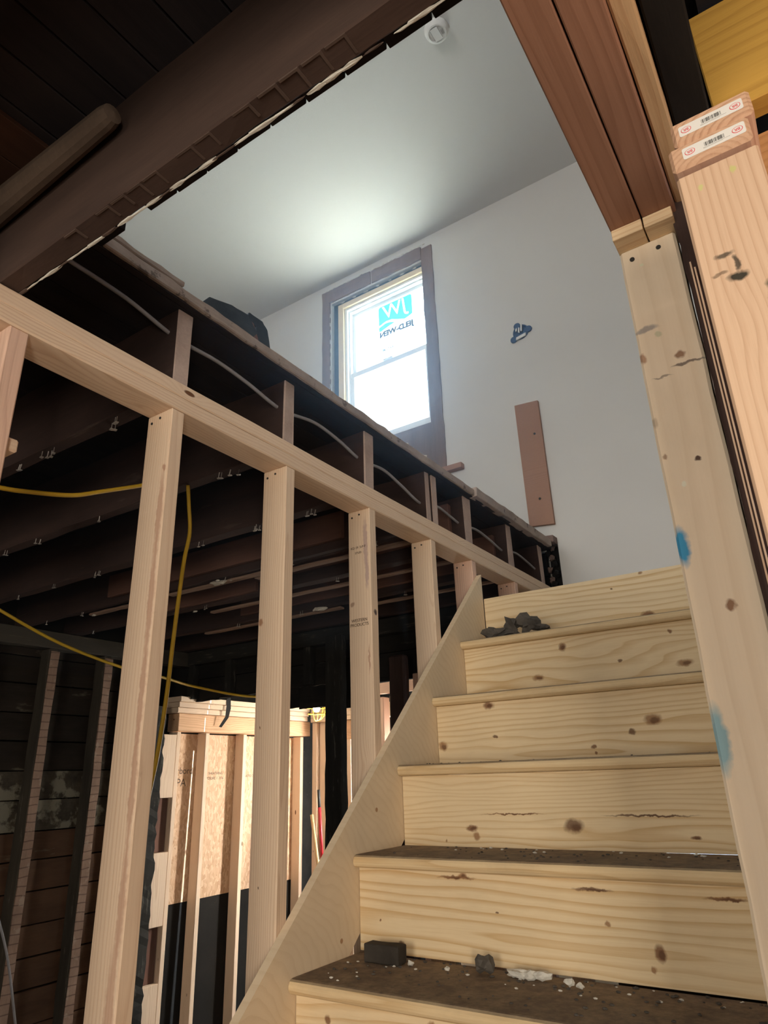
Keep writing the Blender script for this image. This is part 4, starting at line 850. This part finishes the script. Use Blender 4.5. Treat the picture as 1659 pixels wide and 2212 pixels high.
# ================================================================ things on the rear wall and ceiling, debris at the floor edge
wp_ = root('wall_plank', (-1.21, 3.49, 1.28), 'reddish plank screwed upright to the white wall near the top of the steps', 'plank')
prism('plank_board', M['plank'], [(-1.284, 2.075), (-1.137, 2.062), (-1.132, 1.275), (-1.276, 1.290)], 'y', 3.478, 3.4985, wp_)
for (x, z) in ((-1.180, 1.850), (-1.196, 1.440)): lathe('screw_head', M['nailhead'], [(0, -0.002), (0.007, -0.002), (0.007, 0.003), (0, 0.003)], (x, 3.4775, z), wp_, seg=10, rot=(math.pi / 2, 0, 0))
tag(board('shelf_stub', M['plank'], -1.875, -1.660, 3.455, 3.498, 1.765, 1.800, 'x', None, bev=0.002), 'short brown cleat on the white wall below the window corner', 'cleat')
eb = root('electrical_box', (-1.195, 3.49, 2.58), 'round blue electrical box with white clamps in the white wall', 'electrical box')
lathe('box_body', M['blue_box'], [(0.045, 0.0), (0.052, 0.0), (0.052, 0.006), (0.044, 0.006), (0.040, 0.002), (0, 0.002)], (-1.193, 3.4985, 2.585), eb, seg=20, rot=(math.pi / 2, 0, 0))
for (x, z) in ((-1.243, 2.545), (-1.140, 2.585), (-1.212, 2.635)): lathe('box_ear', M['blue_box'], [(0, 0.0), (0.022, 0.0), (0.022, 0.008), (0, 0.008)], (x, 3.4975, z), eb, seg=12, rot=(math.pi / 2, 0, 0))
prism('clamp_bar', M['white_plastic'], [(-1.225, 2.530), (-1.160, 2.540), (-1.158, 2.560), (-1.222, 2.548)], 'y', 3.482, 3.490, eb)
for (x, z, h) in ((-1.205, 2.575, 0.035), (-1.188, 2.580, 0.045), (-1.222, 2.590, 0.02)): prism('wire_end', M['white_plastic'], [(x, z), (x + 0.009, z), (x + 0.013, z + h), (x + 0.004, z + h)], 'y', 3.478, 3.488, eb)
sd = root('smoke_detector', (-1.02, 2.24, 3.70), 'round white smoke detector on the ceiling', 'smoke detector')
lathe('base_ring', M['white_plastic'], [(0, 0.0), (0.066, 0.0), (0.066, -0.008), (0.062, -0.022), (0.052, -0.034), (0.044, -0.036), (0.042, -0.030), (0, -0.030)], (-1.018, 2.24, 3.6995), sd)
boxes('cover_bar', M['white_plastic'], [(-1.040, -1.000, 2.205, 2.275, 3.662, 3.669)], parent=sd)
boxes('vent_slot', M['grey_plastic'], [(-1.0445, -1.0415, 2.210, 2.270, 3.6655, 3.6695)], parent=sd)
for k in range(3): boxes('vent_slot', M['grey_plastic'], [(-0.994 + 0.005 * k, -0.991 + 0.005 * k, 2.232, 2.260, 3.6655, 3.6695)], parent=sd)
# scraps on the cut floor edge
ED = 1.171
tag(sheet('felt_scrap', M['roof_felt'], [(-0.02, 0), (0.02, 0.055), (0.10, 0.078), (0.16, 0.082), (0.20, 0.04), (0.17, -0.002), (0.06, -0.002)], 0.006, (-1.205, 0.99, ED + 0.004), (math.pi / 2, 0, math.pi / 2), curl=0.02), 'dark flat felt scrap standing at the floor edge left of the window', 'debris')
tag(sheet('paper_scrap', M['debris_red'], [(0, 0), (-0.015, 0.075), (0.03, 0.095), (0.055, 0.085), (0.075, 0.04), (0.095, 0)], 0.005, (-1.215, 1.135, ED), (math.pi / 2, 0, math.pi / 2), curl=0.05), 'reddish paper scrap leaning on the dark felt at the floor edge', 'debris')
tag(sheet('bent_flap', M['roof_felt'], [(0, 0.10), (0.005, 0.118), (0.06, 0.118), (0.082, 0.10), (0.105, 0.0), (0.055, 0.0), (0.035, 0.085)], 0.006, (-1.220, 1.170, ED), (math.pi / 2, 0, math.pi / 2), curl=0.03), 'dark bent flap arching over the floor edge left of the window', 'debris')
for k, (y, dy, h, m) in enumerate(((1.315, 0.09, 0.022, 'debris_red'), (1.385, 0.06, 0.024, 'roof_felt'), (1.09, 0.04, 0.02, 'lime'), (1.16, 0.05, 0.022, 'lime'))):
    tag(lump('edge_rubble', M[m], (-1.20, y, ED - 0.003), (0.03, dy, h), seed=90 + k, amp=0.3), ('reddish crumbled lump on the floor edge right of the bent flap', 'dark rounded lump at the end of the floor edge rubble', 'small white plaster lump below the felt scrap', 'white plaster lump below the reddish paper scrap')[k], 'debris')
litter('plaster_fluff', 'white fluffy plaster crumbs along the floor edge under the window', [(-1.21, -1.175, 1.75, 2.12, ED - 0.002, 60, 0.012), (-1.21, -1.175, 1.36, 1.46, ED - 0.002, 14, 0.009)], M['lime'], 12)
tag(board('edge_scrap', M['board_edge'], -1.205, -1.165, 0.672, 0.900, ED + 0.0005, ED + 0.017, 'y', None, wob=0.002, cuts=5), 'thin broken board strip lying on the floor edge next to the overhead header', 'board scrap')
tag(lathe('header_batten', M['batten'], [(0, -0.75), (0.030, -0.75), (0.036, -0.74), (0.034, 0.0), (0.026, 0.40), (0.020, 0.68), (0.017, 0.695), (0, 0.70)], (-1.50, 0.444, 1.050), None, seg=14, rot=(0, math.pi / 2, 0)), 'rounded brown batten fixed along the header at upper left', 'batten')

# thin blue scattering volume that imitates lens glare around the window
def haze_mat(dens):
    m, nt = nodes_of('lens_glare_haze'); g = N(nt)
    v = g.n('ShaderNodeVolumeScatter'); v.inputs['Color'].default_value = (0.55, 0.76, 1.0, 1); v.inputs['Density'].default_value = dens; v.inputs['Anisotropy'].default_value = 0.80
    o = g.n('ShaderNodeOutputMaterial'); nt.links.new(v.outputs[0], o.inputs['Volume']); return m
M['haze'] = haze_mat(HAZE)
if HAZE > 0: tag(boxes('glare_haze', M['haze'], [(-4.15, -0.16, 0.70, 3.48, 0.66, 3.69)]), 'faint bluish volume imitating lens glare around the stairwell window', 'haze', kind='stuff')
